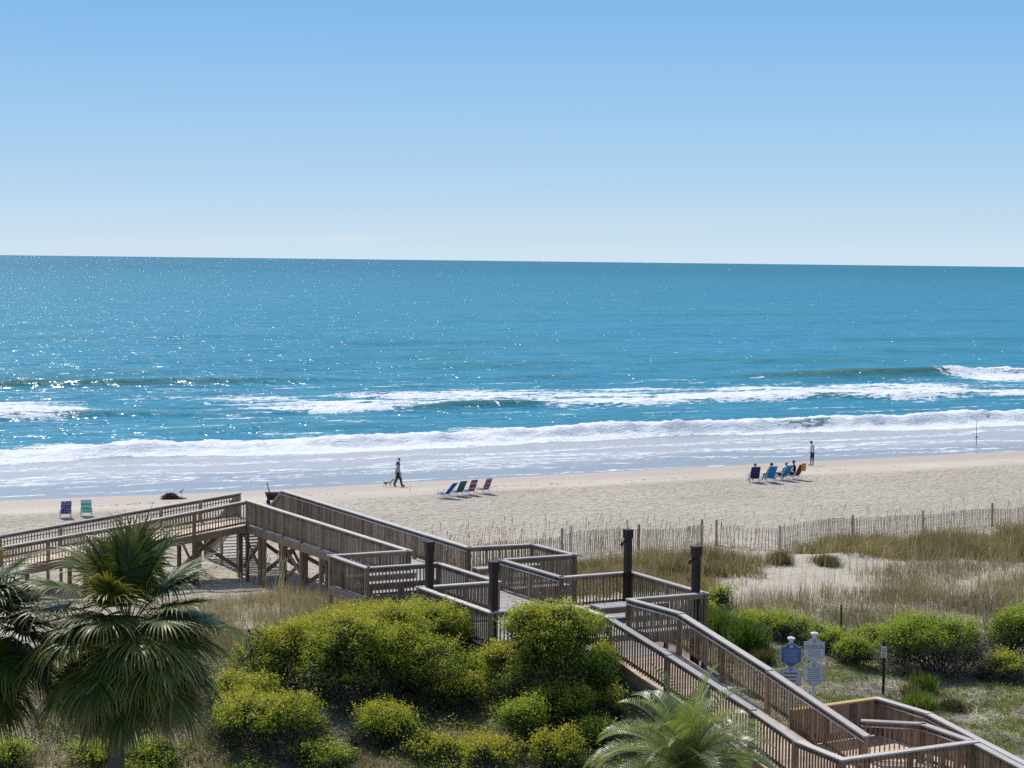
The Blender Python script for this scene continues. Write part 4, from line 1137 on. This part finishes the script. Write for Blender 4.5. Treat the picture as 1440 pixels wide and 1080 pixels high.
# ------------------------------------------------------------------ fabrics
def stripes(name, cols, scale, axis='Z'):
    m, nt, ns, ls = mat(name)
    tc = N(ns, 'ShaderNodeTexCoord'); sp_ = N(ns, 'ShaderNodeSeparateXYZ'); ls.new(tc.outputs['Object'], sp_.inputs[0])
    f = math_(ns, ls, 'FRACT', math_(ns, ls, 'MULTIPLY', sp_.outputs['XYZ'.index(axis)], scale))
    r = ramp(ns, [(i/len(cols), c) for i, c in enumerate(cols)], 'CONSTANT'); ls.new(f, r.inputs[0])
    finish(nt, principled(ns, ls, r.outputs[0], .8, .2).outputs[0]); return m
def floral(name, c0, c1, c2, scale):
    m, nt, ns, ls = mat(name)
    v = N(ns, 'ShaderNodeTexVoronoi'); v.inputs['Scale'].default_value = scale; tc = N(ns, 'ShaderNodeTexCoord'); ls.new(tc.outputs['Object'], v.inputs['Vector'])
    r = ramp(ns, [(0, c1), (.28, c2), (.42, c0)], 'CONSTANT'); ls.new(v.outputs['Distance'], r.inputs[0])
    finish(nt, principled(ns, ls, r.outputs[0], .8, .2).outputs[0]); return m
FB = {
 'royal': plain('royal_blue_canvas', (.02, .09, .42), .8, .2), 'green': floral('green_print_canvas', (.03, .13, .10), (.18, .30, .25), (.05, .10, .12), 14),
 'redstripe': stripes('red_white_striped_canvas', [(.45, .10, .10), (.55, .42, .38), (.30, .08, .12), (.10, .08, .28)], 3.2),
 'plumstripe': stripes('plum_striped_canvas', [(.34, .07, .10), (.20, .14, .28), (.42, .30, .33), (.22, .06, .14)], 4.0),
 'navy': plain('navy_canvas', (.035, .04, .13), .8, .2), 'azure': plain('azure_canvas', (.015, .23, .50), .8, .2), 'azure2': plain('sea_blue_canvas', (.02, .26, .46), .8, .2),
 'plum': plain('purple_canvas', (.07, .05, .13), .8, .2), 'floral': floral('blue_floral_canvas', (.02, .04, .22), (.50, .25, .30), (.45, .50, .70), 16),
 'mint': stripes('mint_striped_canvas', [(.30, .68, .58), (.48, .78, .70), (.10, .42, .38)], 4.0), 'yellow': plain('mustard_cloth', (.62, .33, .03), .85, .1),
 'patch': floral('purple_white_canvas', (.10, .06, .16), (.6, .6, .66), (.30, .12, .16), 12)}
def beach_chair(label, x, y, face, fab, seat=None, recline=.42, armc='frame_white', s=1.0):
    """face: direction the sitter looks (radians from +y toward -x)"""
    z = gxy(x, y); r = tag(empty('beach_chair', (x, y, z), face), label, 'beach chair'); r.scale = (s, s, s)
    w = .27; tb = recline
    top = Vector((0, -tb, .93)); low = Vector((0, .02, .24))
    fr = MB()
    for sx in (-1, 1):
        X = sx*w
        fr.tube([(X, -tb-.01, .95), (X, .03, .20), (X, .10, .02), (X, .30, .01)], .013, 6)
        fr.tube([(X, -.16, .01), (X, .06, .27), (X, .50, .30)], .013, 6)
        fr.tube([(X, .50, .30), (X, .42, .02), (X, -.16, .01)], .013, 6)
        fr.tube([(X*1.08, .47, .28), (X*1.08, .44, .50)], .012, 6); fr.tube([(X*1.08, -.10, .45), (X*1.08, -.22, .02)], .012, 6)
    fr.tube([(-w, -tb-.01, .95), (w, -tb-.01, .95)], .013, 6); fr.tube([(-w, .50, .30), (w, .50, .30)], .013, 6); fr.tube([(-w, -.16, .01), (w, -.16, .01)], .013, 6)
    fr.build('frame', M[armc], r, smooth=True)
    def sheet(name, p, q, sagv, m_):
        n = 8; mb = MB(); p = Vector(p); q = Vector(q); d = q-p; nn = Vector((0, -d.z, d.y)).normalized()*.012
        for i in range(n):
            a0 = p+d*(i/n); a1 = p+d*((i+1)/n)
            g0 = Vector((0, 0, -1))*sagv*math.sin(math.pi*i/n); g1 = Vector((0, 0, -1))*sagv*math.sin(math.pi*(i+1)/n)
            A0, A1 = a0+g0, a1+g1; hw = Vector((w-.012, 0, 0))
            mb.box8([A0-hw-nn, A0+hw-nn, A1+hw-nn, A1-hw-nn, A0-hw+nn, A0+hw+nn, A1+hw+nn, A1-hw+nn], .5)
        return mb.build(name, FB[m_], r)
    sheet('backrest', (0, .0, .26), (0, -tb, .94), .03, fab)
    sheet('seat', (0, .02, .25), (0, .50, .30), .05, seat or fab)
    for sx in (-1, 1):
        mb = MB(); mb.beam((sx*w*1.1, -.14, .49), (sx*w*1.1, .46, .51), .05, .02, .5); mb.build('armrest', M[armc], r)
    return r
fs = math.atan2(.475, .88)                    # turn that faces straight out to sea
beach_chair('royal blue beach chair, most reclined, leftmost of the four empty chairs', -3.75, 115.8, fs+.5, 'royal', recline=.62)
beach_chair('green patterned beach chair, second from the left of the four empty chairs', -3.05, 117.0, fs+.25, 'green', 'royal')
beach_chair('red and white striped beach chair, third from the left of the four empty chairs', -2.35, 117.4, fs+.3, 'redstripe', 'royal', recline=.3)
beach_chair('plum striped beach chair standing apart at the right end of the four empty chairs', -1.5, 118.3, fs+.35, 'plumstripe', recline=.3)
beach_chair('blue floral beach chair behind the left ramp rail', -23.6, 105.0, fs-.15, 'floral', recline=.30)
beach_chair('mint green striped beach chair next to the blue floral one', -22.65, 105.7, fs-.35, 'mint', recline=.25)
beach_chair('navy beach chair with a grey-haired sitter, leftmost of the occupied group', 15.5, 126.1, fs-.35, 'navy', armc='frame_white', recline=.3, s=1.1)
beach_chair('bright blue upright beach chair, second from the left of the occupied group', 16.5, 126.1, fs-.1, 'azure', recline=.34, s=1.12)
beach_chair('sea blue reclined beach chair, third from the left of the occupied group', 17.55, 127.5, fs+.2, 'azure2', recline=.5, s=1.1)
beach_chair('purple beach chair with a mustard cloth on its back, right end of the occupied group', 18.45, 128.0, fs+.35, 'plum', recline=.36, s=1.1)
# cart with a folded chair
x, y = -13.5, 112.5; z = gxy(x, y)
r = tag(empty('beach_cart', (x, y, z), .2), 'dark fabric tub-shaped cart on the sand behind the far end of the boardwalk', 'cart')
m = MB(); P = []
for (hw, hd, zz) in ((.30, .22, .22), (.44, .28, .62)): P += [(-hw, -hd, zz), (hw, -hd, zz), (hw, hd, zz), (-hw, hd, zz)]
m.box8(P, .5); m.build('body', floral('dark_print_cloth', (.03, .02, .03), (.16, .10, .12), (.05, .04, .06), 20), r)
m = MB(); m.tube([(-.45, -.29, .63), (.45, -.29, .63), (.45, .29, .63), (-.45, .29, .63), (-.45, -.29, .63)], .018, 6); m.build('rim', M['black'], r)
for sx in (-1, 1):
    for sy in (-1, 1):
        m = MB(); m.tube([(sx*.27, sy*.24-.03, .11), (sx*.27, sy*.24+.03, .11)], .11, 14); m.build('wheel', M['black'], r)
m = MB(); m.tube([(-.2, 0, .11), (-.2, 0, .3)], .015, 5); m.tube([(.2, 0, .11), (.2, 0, .3)], .015, 5); m.tube([(-.3, 0, .11), (.3, 0, .11)], .015, 5); m.build('axle', M['black'], r)
r = tag(empty('folded_chair', (x-.15, y+.05, z+.64), .1), 'purple and white patterned chair back sticking up out of the dark cart', 'beach chair')
m = MB(); m.beam((0, 0, -.25), (-.22, 0, .58), .04, .30, .5, up=(0, 1, 0)); m.build('backrest', FB['patch'], r)
m = MB(); m.tube([(0.03, .16, -.25), (-.19, .16, .60), (-.19, -.16, .60), (.03, -.16, -.25)], .014, 6); m.build('frame', M['frame_white'], r)
# mustard cloth
def cloth_on_chair(x, y, rz, z):
    mb = MB(); n = 6
    for i in range(n):
        for j in range(5):
            u0 = i/n; u1 = (i+1)/n; f = lambda u, v: Vector((-.26+.52*u, -.02+.03*math.sin(6*u+v*2), .30-.5*v+.02*math.sin(9*u)))
            v0, v1 = j/5, (j+1)/5
            a, b, c, d = f(u0, v0), f(u1, v0), f(u1, v1), f(u0, v1); t = Vector((0, .02, 0))
            mb.box8([a, b, c, d, a+t, b+t, c+t, d+t], .5)
    o = mb.build('cloth', FB['yellow']); o.location = (x, y, z); o.rotation_euler = (0, 0, rz)
    tag(o, 'mustard yellow cloth draped over the back of the right-hand occupied chair', 'cloth')
cloth_on_chair(18.85, 127.62, fs+.35, gxy(18.45, 128.0)+.83)

# dried reed heap, bird, rod
x, y = -20.1, 118.0; z = gxy(x, y); rng = np.random.default_rng(5)
r = tag(empty('reed_heap', (x, y, z)), 'small brown heap of dried reeds lying on the smooth sand near the water', 'reed heap')
n = 2600; u = rng.uniform(-1, 1, n); v = rng.normal(0, .35, n); hh = .40*np.clip(1-((u+.35)/.9)**2, .05, 1)
P = np.stack([u*.62, v*.5, rng.uniform(0, 1, n)*hh*np.exp(-v*v*2)], 1); Q = P+nrm(rng.normal(size=P.shape)*np.array([1, .6, .25])+np.array([.6, 0, -.15]))*rng.uniform(.1, .3, (n, 1))
Q[:, 2] = np.maximum(Q[:, 2], 0)
V_, F_ = sticks(P, Q, np.full(n, .012)); M['reed'] = leafmat('dried_reed', [(0, (.05, .02, .012)), (.6, (.16, .07, .035)), (1, (.30, .17, .09))], .8, 0, .1)
raw_mesh('reeds', V_, F_, M['reed'], rng.uniform(0, 1, n), parent=r)
x, y, _ = W(48.2, -7.6)
r = tag(empty('fishing_rod', (x, y, -.4)), 'thin dark fishing rod standing upright in the shallow water at the right', 'fishing rod')
m = MB(); m.tube([(0, 0, 0), (0, 0, 1.1), (-.03, 0, 2.3)], [.03, .024, .013], 6); m.build('rod', M['black'], r)
m = MB(); m.tube([(-.08, 0, .95), (.08, 0, .95)], .05, 8); m.build('reel', M['black'], r)

# ------------------------------------------------------------------ people and animals
def skin_tree(J, E, root, sub=2):
    """J: name -> (x,y,z,r). returns (verts, faces)"""
    names = [root]+[k for k in J if k != root]; ix = {k: i for i, k in enumerate(names)}
    me = bpy.data.meshes.new('sk'); me.from_pydata([J[k][:3] for k in names], [(ix[a], ix[b]) for a, b in E], []); me.update()
    o = bpy.data.objects.new('sk', me); col.objects.link(o)
    o.modifiers.new('s', 'SKIN')
    o.modifiers[0].branch_smoothing = .6; o.modifiers[0].use_smooth_shade = True
    for i, k in enumerate(names):
        sv = me.skin_vertices[0].data[i]; rr = J[k][3]; sv.radius = (rr, rr) if not isinstance(rr, tuple) else rr
        sv.use_root = i == 0
    sb = o.modifiers.new('u', 'SUBSURF'); sb.levels = sub; sb.render_levels = sub
    dg = bpy.context.evaluated_depsgraph_get(); ev = o.evaluated_get(dg); m2 = bpy.data.meshes.new_from_object(ev)
    v = [tuple(q.co) for q in m2.vertices]; f = [tuple(p.vertices) for p in m2.polygons]
    bpy.data.objects.remove(o); bpy.data.meshes.remove(me); bpy.data.meshes.remove(m2)
    return v, f
def seg_dist(p, a, b):
    ab = b-a; t = max(0, min(1, (p-a).dot(ab)/max(ab.length_squared, 1e-9))); return (p-(a+ab*t)).length
def figure(name, label, cat, loc, rz, J, E, zones, mats, root='pelvis', hands=None, group=None):
    """zones: list of (jointA, jointB, material index, radius)"""
    v, f = skin_tree(J, E, root)
    pv = lambda k: Vector(J[k][:3])
    mi = []
    for q in f:
        c = sum((Vector(v[i]) for i in q), Vector())/len(q)
        best = min(zones, key=lambda s: seg_dist(c, pv(s[0]), pv(s[1]))/s[3]); mi.append(best[2])
    v = list(v); f = list(f)
    for (wk, pk, thumb) in (hands or []):
        w_, p_ = pv(wk), pv(pk); d = (p_-w_).normalized(); s_ = d.cross(Vector((0, 1, 0)));
        if s_.length < .2: s_ = d.cross(Vector((1, 0, 0)))
        s_.normalize(); n_ = s_.cross(d)
        mb = MB()
        for k, ln in enumerate((.062, .072, .068, .052)):
            b0 = p_+s_*(-.027+.018*k); b1 = b0+d*ln*.5+n_*.006; b2 = b0+d*ln*.92+n_*.026
            mb.tube([b0-d*.02, b1, b2], [.0095, .0085, .006], 6)
        t0 = w_+(p_-w_)*.45-s_*.02*thumb; mb.tube([t0, t0-s_*.035*thumb+d*.02, t0-s_*.045*thumb+d*.052+n_*.01], [.012, .010, .007], 6)
        b = len(v); v += mb.v; f += [tuple(b+i for i in q) for q in mb.f]; mi += [0]*len(mb.f)
    me = bpy.data.meshes.new('body'); me.from_pydata(v, [], f); me.update()
    me.polygons.foreach_set('material_index', mi); me.polygons.foreach_set('use_smooth', [True]*len(f))
    for m_ in mats: me.materials.append(m_)
    rt = tag(empty(name, loc, rz), label, cat, group)
    o = bpy.data.objects.new('body', me); col.objects.link(o); o.parent = rt
    return rt
def cap_of_hair(parent, c, r, material, name='hair', cut=-.1, back=.3, sc=(1, 1.12, 1.05), tail=None):
    bm = bmesh.new(); bmesh.ops.create_uvsphere(bm, u_segments=18, v_segments=12, radius=r)
    kill = [v for v in bm.verts if v.co.z < cut*r-(back*r if v.co.y < 0 else 0) or (v.co.y > .55*r and v.co.z < .45*r)]
    bmesh.ops.delete(bm, geom=kill, context='VERTS')
    for v in bm.verts: v.co = Vector((v.co.x*sc[0], v.co.y*sc[1], v.co.z*sc[2]))+Vector(c)+Vector((random.uniform(-1, 1), random.uniform(-1, 1), random.uniform(-1, 1)))*r*.03
    me = bpy.data.meshes.new(name); bm.to_mesh(me); bm.free(); me.materials.append(material)
    o = bpy.data.objects.new(name, me); col.objects.link(o); o.parent = parent
    sm = o.modifiers.new('s', 'SOLIDIFY'); sm.thickness = .012
    for p in me.polygons: p.use_smooth = True
    if tail:
        m = MB(); m.tube(tail, [.03, .03, .015], 8); m.build('ponytail', material, parent, smooth=True)
    return o
SK = plain('skin', (.52, .29, .20), .6, .3, 0, .06); SKT = plain('tanned_skin', (.36, .18, .11), .6, .3, 0, .06)
C = lambda n, c: plain(n, c, .85, .15, 0, .12)
HAIRD = C('dark_hair', (.02, .014, .012)); HAIRG = C('grey_hair', (.30, .28, .27)); WH = C('white_cloth', (.72, .73, .76)); BLU = C('blue_jacket', (.04, .10, .30)); TAN = C('khaki_cloth', (.33, .26, .18))
GRY = C('grey_sweater', (.36, .38, .40)); BLK = C('black_cloth', (.014, .015, .022)); NAVY = C('navy_shorts', (.02, .03, .10)); REDC = C('rust_cap', (.35, .07, .05)); LIL = C('pale_lilac_shirt', (.60, .62, .74)); SHOE = C('dark_shoe', (.05, .03, .03))
def person_joints(H=1.76, lean=0, legs=((.0, 0), (.0, 0)), arms=((0, .08), (0, .08)), head=(0, 0), slim=1.0):
    """upright figure facing +y. legs: per side (foot y offset, knee bend y), arms: per side (hand y offset, hand out)"""
    k = H/1.76; s = slim; J = {}
    def P(n, x, y, z, r): J[n] = (x*k, y*k, z*k, r*k)
    ly = lambda z: lean*(z-.95)
    P('pelvis', 0, 0, .95, .135*s); P('waist', 0, ly(1.10), 1.10, .125*s); P('chest', 0, ly(1.30), 1.30, .150*s); P('upchest', 0, ly(1.43), 1.43, .105*s)
    P('neck', 0, ly(1.52)+.01, 1.52, .055); P('chin', head[0]*.5, ly(1.6)+.03+head[1]*.5, 1.60, .07); P('skull', head[0], ly(1.68)+.012+head[1], 1.675, .094)
    P('nose', head[0]*.8, ly(1.64)+.135+head[1]*.8, 1.635, .012)
    for i, sx in enumerate((-1, 1)):
        n = 'lr'[i]; fy, kb = legs[i]; hy, out = arms[i]
        P(n+'hip', sx*.09, 0, .90, .095*s); P(n+'knee', sx*.10, fy*.5+kb, .50-abs(fy)*.03, .062*s); P(n+'ankle', sx*.10, fy, .09+max(0, -fy)*.12, .042); P(n+'toe', sx*.12, fy+.17, .035+max(0, -fy)*.02, .038)
        P(n+'sh', sx*.175, ly(1.42), 1.42, .062*s); P(n+'elb', sx*(.215+out*.5), ly(1.16)+hy*.35-.03, 1.16, .044*s); P(n+'wri', sx*(.20+out), ly(.94)+hy, .92+abs(hy)*.35, .030); P(n+'palm', sx*(.20+out), ly(.85)+hy*1.12, .845+abs(hy)*.42, .034)
    return J
PE = [('pelvis', 'waist'), ('waist', 'chest'), ('chest', 'upchest'), ('upchest', 'neck'), ('neck', 'chin'), ('chin', 'skull'), ('skull', 'nose')]
for n in 'lr': PE += [('pelvis', n+'hip'), (n+'hip', n+'knee'), (n+'knee', n+'ankle'), (n+'ankle', n+'toe'), ('upchest', n+'sh'), (n+'sh', n+'elb'), (n+'elb', n+'wri'), (n+'wri', n+'palm')]
def zones(top, bottom, shin, foot, arm, fore):
    Z = [('pelvis', 'pelvis', bottom, .14), ('waist', 'chest', top, .15), ('chest', 'upchest', top, .14), ('neck', 'chin', 0, .06), ('chin', 'skull', 0, .09), ('skull', 'nose', 0, .09)]
    for n in 'lr': Z += [(n+'hip', n+'knee', bottom, .08), (n+'knee', n+'ankle', shin, .05), (n+'ankle', n+'toe', foot, .045), ('upchest', n+'sh', top, .08), (n+'sh', n+'elb', arm, .055), (n+'elb', n+'wri', fore, .04), (n+'wri', n+'palm', 0, .035)]
    return Z
HD = [('lwri', 'lpalm', -1), ('rwri', 'rpalm', 1)]
def eyes(parent, J):
    s = J['skull']; c = J['chin']
    for sx in (-1, 1):
        m = MB(); p = Vector(((s[0])+sx*.032, s[1]+.083, s[2]-.012)); m.tube([p, p+Vector((0, .012, 0))], .010, 8); m.build('eye', BLK, parent)
        m = MB(); p = Vector((s[0]+sx*.092, s[1]-.005, s[2]-.02)); m.tube([p, p+Vector((sx*.018, -.012, .0))], [.026, .018], 8); m.build('ear', SK, parent)
    m = MB(); p = Vector(((s[0]+c[0])/2, c[1]+.076, c[2]+.0)); m.tube([p+Vector((-.022, 0, 0)), p+Vector((.022, 0, 0))], .007, 6); m.build('mouth', REDC, parent)
walkrz = math.atan2(VY, VX)-math.pi/2+R(-6)      # heading along the waterline to the right
x, y = -7.25, 127.3
J = person_joints(1.80, .05, ((-.26, .03), (.24, .05)), ((.16, .03), (-.16, .03)))
p = figure('person', 'person in blue jacket and rust-coloured cap, walking on the seaward side of the companion', 'person', (x, y, gxy(x, y)), walkrz, J, PE, zones(1, 2, 2, 3, 1, 1), [SKT, BLU, TAN, SHOE], hands=HD)
cap_of_hair(p, J['skull'][:3], .103*1.02, REDC, 'cap', .15, .1); eyes(p, J)
x, y = -7.2, 126.2
J = person_joints(1.66, .03, ((.30, .06), (-.30, .04)), ((-.10, .03), (.16, .03)), slim=.95)
p = figure('person', 'person in a grey sweater, black leggings and white cap walking along the waterline', 'person', (x, y, gxy(x, y)), walkrz, J, PE, zones(1, 2, 2, 3, 1, 1), [SKT, GRY, BLK, SHOE], hands=HD)
s_ = J['skull']; cap_of_hair(p, s_[:3], .100, HAIRD, 'hair', -.35, .5, tail=[(0, s_[1]-.09, s_[2]), (0, s_[1]-.14, s_[2]-.05), (0, s_[1]-.13, s_[2]-.20)]); cap_of_hair(p, (s_[0], s_[1], s_[2]+.02), .104, WH, 'cap', .25, .0); eyes(p, J)
x, y = 21.85, 143.8
J = person_joints(1.80, .10, ((.02, 0), (.07, .02)), ((.22, .10), (-.02, .08)), head=(-.02, .07))
p = figure('person', 'person in a pale long-sleeved shirt and navy shorts standing at the water looking down', 'person', (x, y, gxy(x, y)), R(118), J, PE, zones(1, 2, 0, 3, 1, 1), [SKT, LIL, NAVY, SHOE], hands=HD)
cap_of_hair(p, J['skull'][:3], .103, HAIRD); eyes(p, J)
def sitter(label, x, y, rz, cols, recl=.3, hair=HAIRD, lean=0, hat=None, s=1.0, headoff=(0, 0), legx=.12):
    z = gxy(x, y); J = {}
    def P(n, a, b, c, r): J[n] = (a, b, c, r)
    b = -recl*.55
    P('pelvis', 0, .10, .42, .125); P('waist', 0, .04+lean*.1, .56, .12); P('chest', 0, b*.4+lean*.3, .74, .14); P('upchest', 0, b*.7+lean*.45, .90, .10)
    P('neck', 0, b*.8+lean*.5, .98, .055); P('chin', headoff[0]*.6, b*.8+lean*.55+.03, 1.07, .07); P('skull', headoff[0], b*.85+lean*.6, 1.16, .096); P('nose', headoff[0]*.9, b*.8+lean*.6+.13, 1.115, .012)
    for i, sx in enumerate((-1, 1)):
        n = 'lr'[i]; u = J['upchest']
        P(n+'hip', sx*.10, .14, .40, .09); P(n+'knee', sx*legx, .58, .50, .062); P(n+'ankle', sx*(legx+.02), .78+.06*i, .09, .042); P(n+'toe', sx*(legx+.03), .93+.06*i, .05, .036)
        P(n+'sh', sx*.18, u[1], u[2]-.01, .06); P(n+'elb', sx*.29, u[1]+.05, .62, .043); P(n+'wri', sx*.285, u[1]+.30+lean*.2, .57, .030); P(n+'palm', sx*.28, u[1]+.385+lean*.2, .565, .033)
    p = figure('person', label, 'person', (x, y, z), rz, J, PE, zones(1, 2, 0, 0, cols[2], cols[2]), [SKT, cols[0], cols[1]], hands=HD)
    cap_of_hair(p, J['skull'][:3], .104, hair)
    if hat: cap_of_hair(p, (J['skull'][0], J['skull'][1], J['skull'][2]+.02), .112, hat, 'hat', .1, .1)
    eyes(p, J)
    return p
sitter('grey-haired person in a tan top sitting in the navy chair', 15.5, 126.12, fs-.35, (TAN, NAVY, 0), .3, HAIRG)
sitter('dark-haired person in black sitting in the bright blue upright chair', 16.5, 126.12, fs-.1, (BLK, BLK, 1), .34)
sitter('person with a white hat lying back in the sea blue chair', 17.55, 127.52, fs+.2, (WH, NAVY, 0), .5, HAIRG, hat=WH)
sitter('dark-haired person in black leaning forward in the purple chair', 18.4, 128.1, fs+.75, (BLK, BLK, 0), .1, HAIRD, lean=.3)

# small pale dog trotting behind the walkers
x, y = -7.85, 126.6
J = {'hipj': (0, -.20, .30, .075), 'belly': (0, -.02, .29, .075), 'chestj': (0, .16, .30, .095), 'neckj': (0, .26, .39, .055), 'head': (0, .32, .46, .06), 'muzzle': (0, .42, .44, .03), 'tail1': (0, -.29, .36, .022), 'tail2': (0, -.36, .45, .014)}
DE = [('hipj', 'belly'), ('belly', 'chestj'), ('chestj', 'neckj'), ('neckj', 'head'), ('head', 'muzzle'), ('hipj', 'tail1'), ('tail1', 'tail2')]
for n, sx in (('l', -1), ('r', 1)):
    o1 = .07*sx
    J[n+'th'] = (sx*.05, -.20, .23, .05); J[n+'kn'] = (sx*.055, -.13+o1*.5, .17, .03); J[n+'hock'] = (sx*.055, -.25+o1, .09, .018); J[n+'hp'] = (sx*.055, -.22+o1*1.2, .018, .018)
    J[n+'shd'] = (sx*.055, .15, .22, .038); J[n+'car'] = (sx*.055, .16-o1, .10, .019); J[n+'fp'] = (sx*.055, .17-o1*1.4, .018, .018); J[n+'ear'] = (sx*.045, .29, .53, .014)
    DE += [('hipj', n+'th'), (n+'th', n+'kn'), (n+'kn', n+'hock'), (n+'hock', n+'hp'), ('chestj', n+'shd'), (n+'shd', n+'car'), (n+'car', n+'fp'), ('head', n+'ear')]
Z = [('belly', 'chestj', 0, .08), ('hipj', 'belly', 1, .08), ('head', 'muzzle', 1, .05), ('neckj', 'head', 0, .05), ('lth', 'lkn', 1, .04), ('rth', 'rkn', 1, .04), ('lkn', 'lhp', 0, .03), ('rkn', 'rhp', 0, .03), ('lshd', 'lfp', 0, .03), ('rshd', 'rfp', 0, .03), ('tail1', 'tail2', 0, .02)]
figure('dog', 'small pale tan and white dog trotting behind the two walkers', 'dog', (x, y, gxy(x, y)), walkrz, J, DE, Z, [C('pale_fur', (.62, .54, .46)), C('tan_fur', (.42, .27, .17))], root='hipj')
# shore bird
x, y = -20.4, 122.6
J = {'b': (0, 0, .17, .055), 't': (0, -.13, .16, .02), 'n': (0, .09, .23, .028), 'h': (0, .12, .29, .03), 'k': (0, .20, .28, .007), 'l1': (-.02, 0, .09, .008), 'l2': (-.02, .01, .005, .008), 'r1': (.02, 0, .09, .008), 'r2': (.02, .03, .005, .008)}
figure('shore_bird', 'tiny dark shore bird at the water edge beyond the reed heap', 'bird', (x, y, gxy(x, y)), -1.2, J, [('b', 't'), ('b', 'n'), ('n', 'h'), ('h', 'k'), ('b', 'l1'), ('l1', 'l2'), ('b', 'r1'), ('r1', 'r2')], [('b', 't', 0, .05), ('h', 'k', 0, .03)], [C('grey_feathers', (.10, .09, .09))], root='b')
# ------------------------------------------------------------------ camera, light, world
cam_d = bpy.data.cameras.new('camera'); cam = bpy.data.objects.new('camera', cam_d); col.objects.link(cam)
cam_d.sensor_width = 36; cam_d.lens = 70; cam_d.clip_start = .5; cam_d.clip_end = 200000
roll = math.atan(17/1440); pitch = math.atan(173.5/2800)
right0 = Vector((1, 0, 0)); up0 = Vector((0, math.sin(pitch), math.cos(pitch))); fwd = Vector((0, math.cos(pitch), -math.sin(pitch)))
cr = right0*math.cos(roll)+up0*math.sin(roll); cu = up0*math.cos(roll)-right0*math.sin(roll)
mw = Matrix((cr, cu, -fwd)).transposed().to_4x4(); mw.translation = Vector((0, 0, 14.8))
cam.matrix_world = mw
scene.camera = cam

SUN_EL, SUN_AZ = R(50), R(-27)               # azimuth measured from +y toward +x
sd = Vector((math.sin(SUN_AZ)*math.cos(SUN_EL), math.cos(SUN_AZ)*math.cos(SUN_EL), math.sin(SUN_EL)))
sl = bpy.data.lights.new('sun', 'SUN'); sl.energy = 4.1; sl.angle = R(.5); sl.color = (1, .965, .91)
so = bpy.data.objects.new('sun', sl); col.objects.link(so)
so.rotation_euler = sd.to_track_quat('Z', 'Y').to_euler(); so.location = (0, 0, 60)
w = bpy.data.worlds.new('World'); scene.world = w; w.use_nodes = True
nt = w.node_tree; ns = nt.nodes; ls = nt.links; ns.clear()
sky = N(ns, 'ShaderNodeTexSky', sky_type='NISHITA'); sky.sun_disc = False
sky.sun_elevation = SUN_EL; sky.sun_rotation = SUN_AZ; sky.altitude = 0
sky.air_density = 1.0; sky.dust_density = .3; sky.ozone_density = 2.0
g = N(ns, 'ShaderNodeTexCoord'); sx = N(ns, 'ShaderNodeSeparateXYZ'); ls.new(g.outputs['Generated'], sx.inputs[0])
# the lowest degrees of the Nishita sky are too yellow for this air: a clear blue band near the horizon
K = 1/.15
rp = ramp(ns, [(0, (.65*K, .775*K, .87*K)), (.06, (.57*K, .735*K, .87*K)), (.18, (.43*K, .65*K, .87*K)), (.34, (.315*K, .565*K, .855*K)), (.50, (.225*K, .49*K, .84*K)), (1, (.10*K, .29*K, .62*K))])
ls.new(math_(ns, ls, 'MULTIPLY', sx.outputs[2], 4.0, True), rp.inputs[0])
fr_ = ramp(ns, [(.15, (0, 0, 0)), (.45, (1, 1, 1))]); ls.new(sx.outputs[2], fr_.inputs[0])
cc = mixc(ns, ls, fr_.outputs[0], rp.outputs[0], sky.outputs[0])
# a few faint streaks of far cloud just over the sea
mp = N(ns, 'ShaderNodeMapping'); mp.inputs['Scale'].default_value = (6, 6, 190); ls.new(g.outputs['Generated'], mp.inputs['Vector'])
cn = ramp(ns, [(.52, (0, 0, 0)), (.72, (1, 1, 1))]); ls.new(noise(ns, ls, mp.outputs[0], 1.6, 5, .6), cn.inputs[0])
lo = ramp(ns, [(.002, (0, 0, 0)), (.009, (1, 1, 1)), (.020, (0, 0, 0))]); ls.new(sx.outputs[2], lo.inputs[0])
cc = mixc(ns, ls, math_(ns, ls, 'MULTIPLY', math_(ns, ls, 'MULTIPLY', cn.outputs[0], lo.outputs[0]), .45), cc, (.80*K, .83*K, .88*K))
bg = N(ns, 'ShaderNodeBackground'); bg.inputs[1].default_value = .15; ls.new(cc, bg.inputs[0])
wo = N(ns, 'ShaderNodeOutputWorld'); ls.new(bg.outputs[0], wo.inputs[0])
vs = scene.view_settings; vs.view_transform = 'Standard'; vs.look = 'None'; vs.exposure = 0; vs.gamma = 1; vs.use_curve_mapping = False
cy = scene.cycles
cy.use_denoising = False; cy.sample_clamp_indirect = 6; cy.max_bounces = 6; cy.diffuse_bounces = 3; cy.glossy_bounces = 3
cy.transmission_bounces = 3; cy.transparent_max_bounces = 8; cy.caustics_reflective = False; cy.caustics_refractive = False
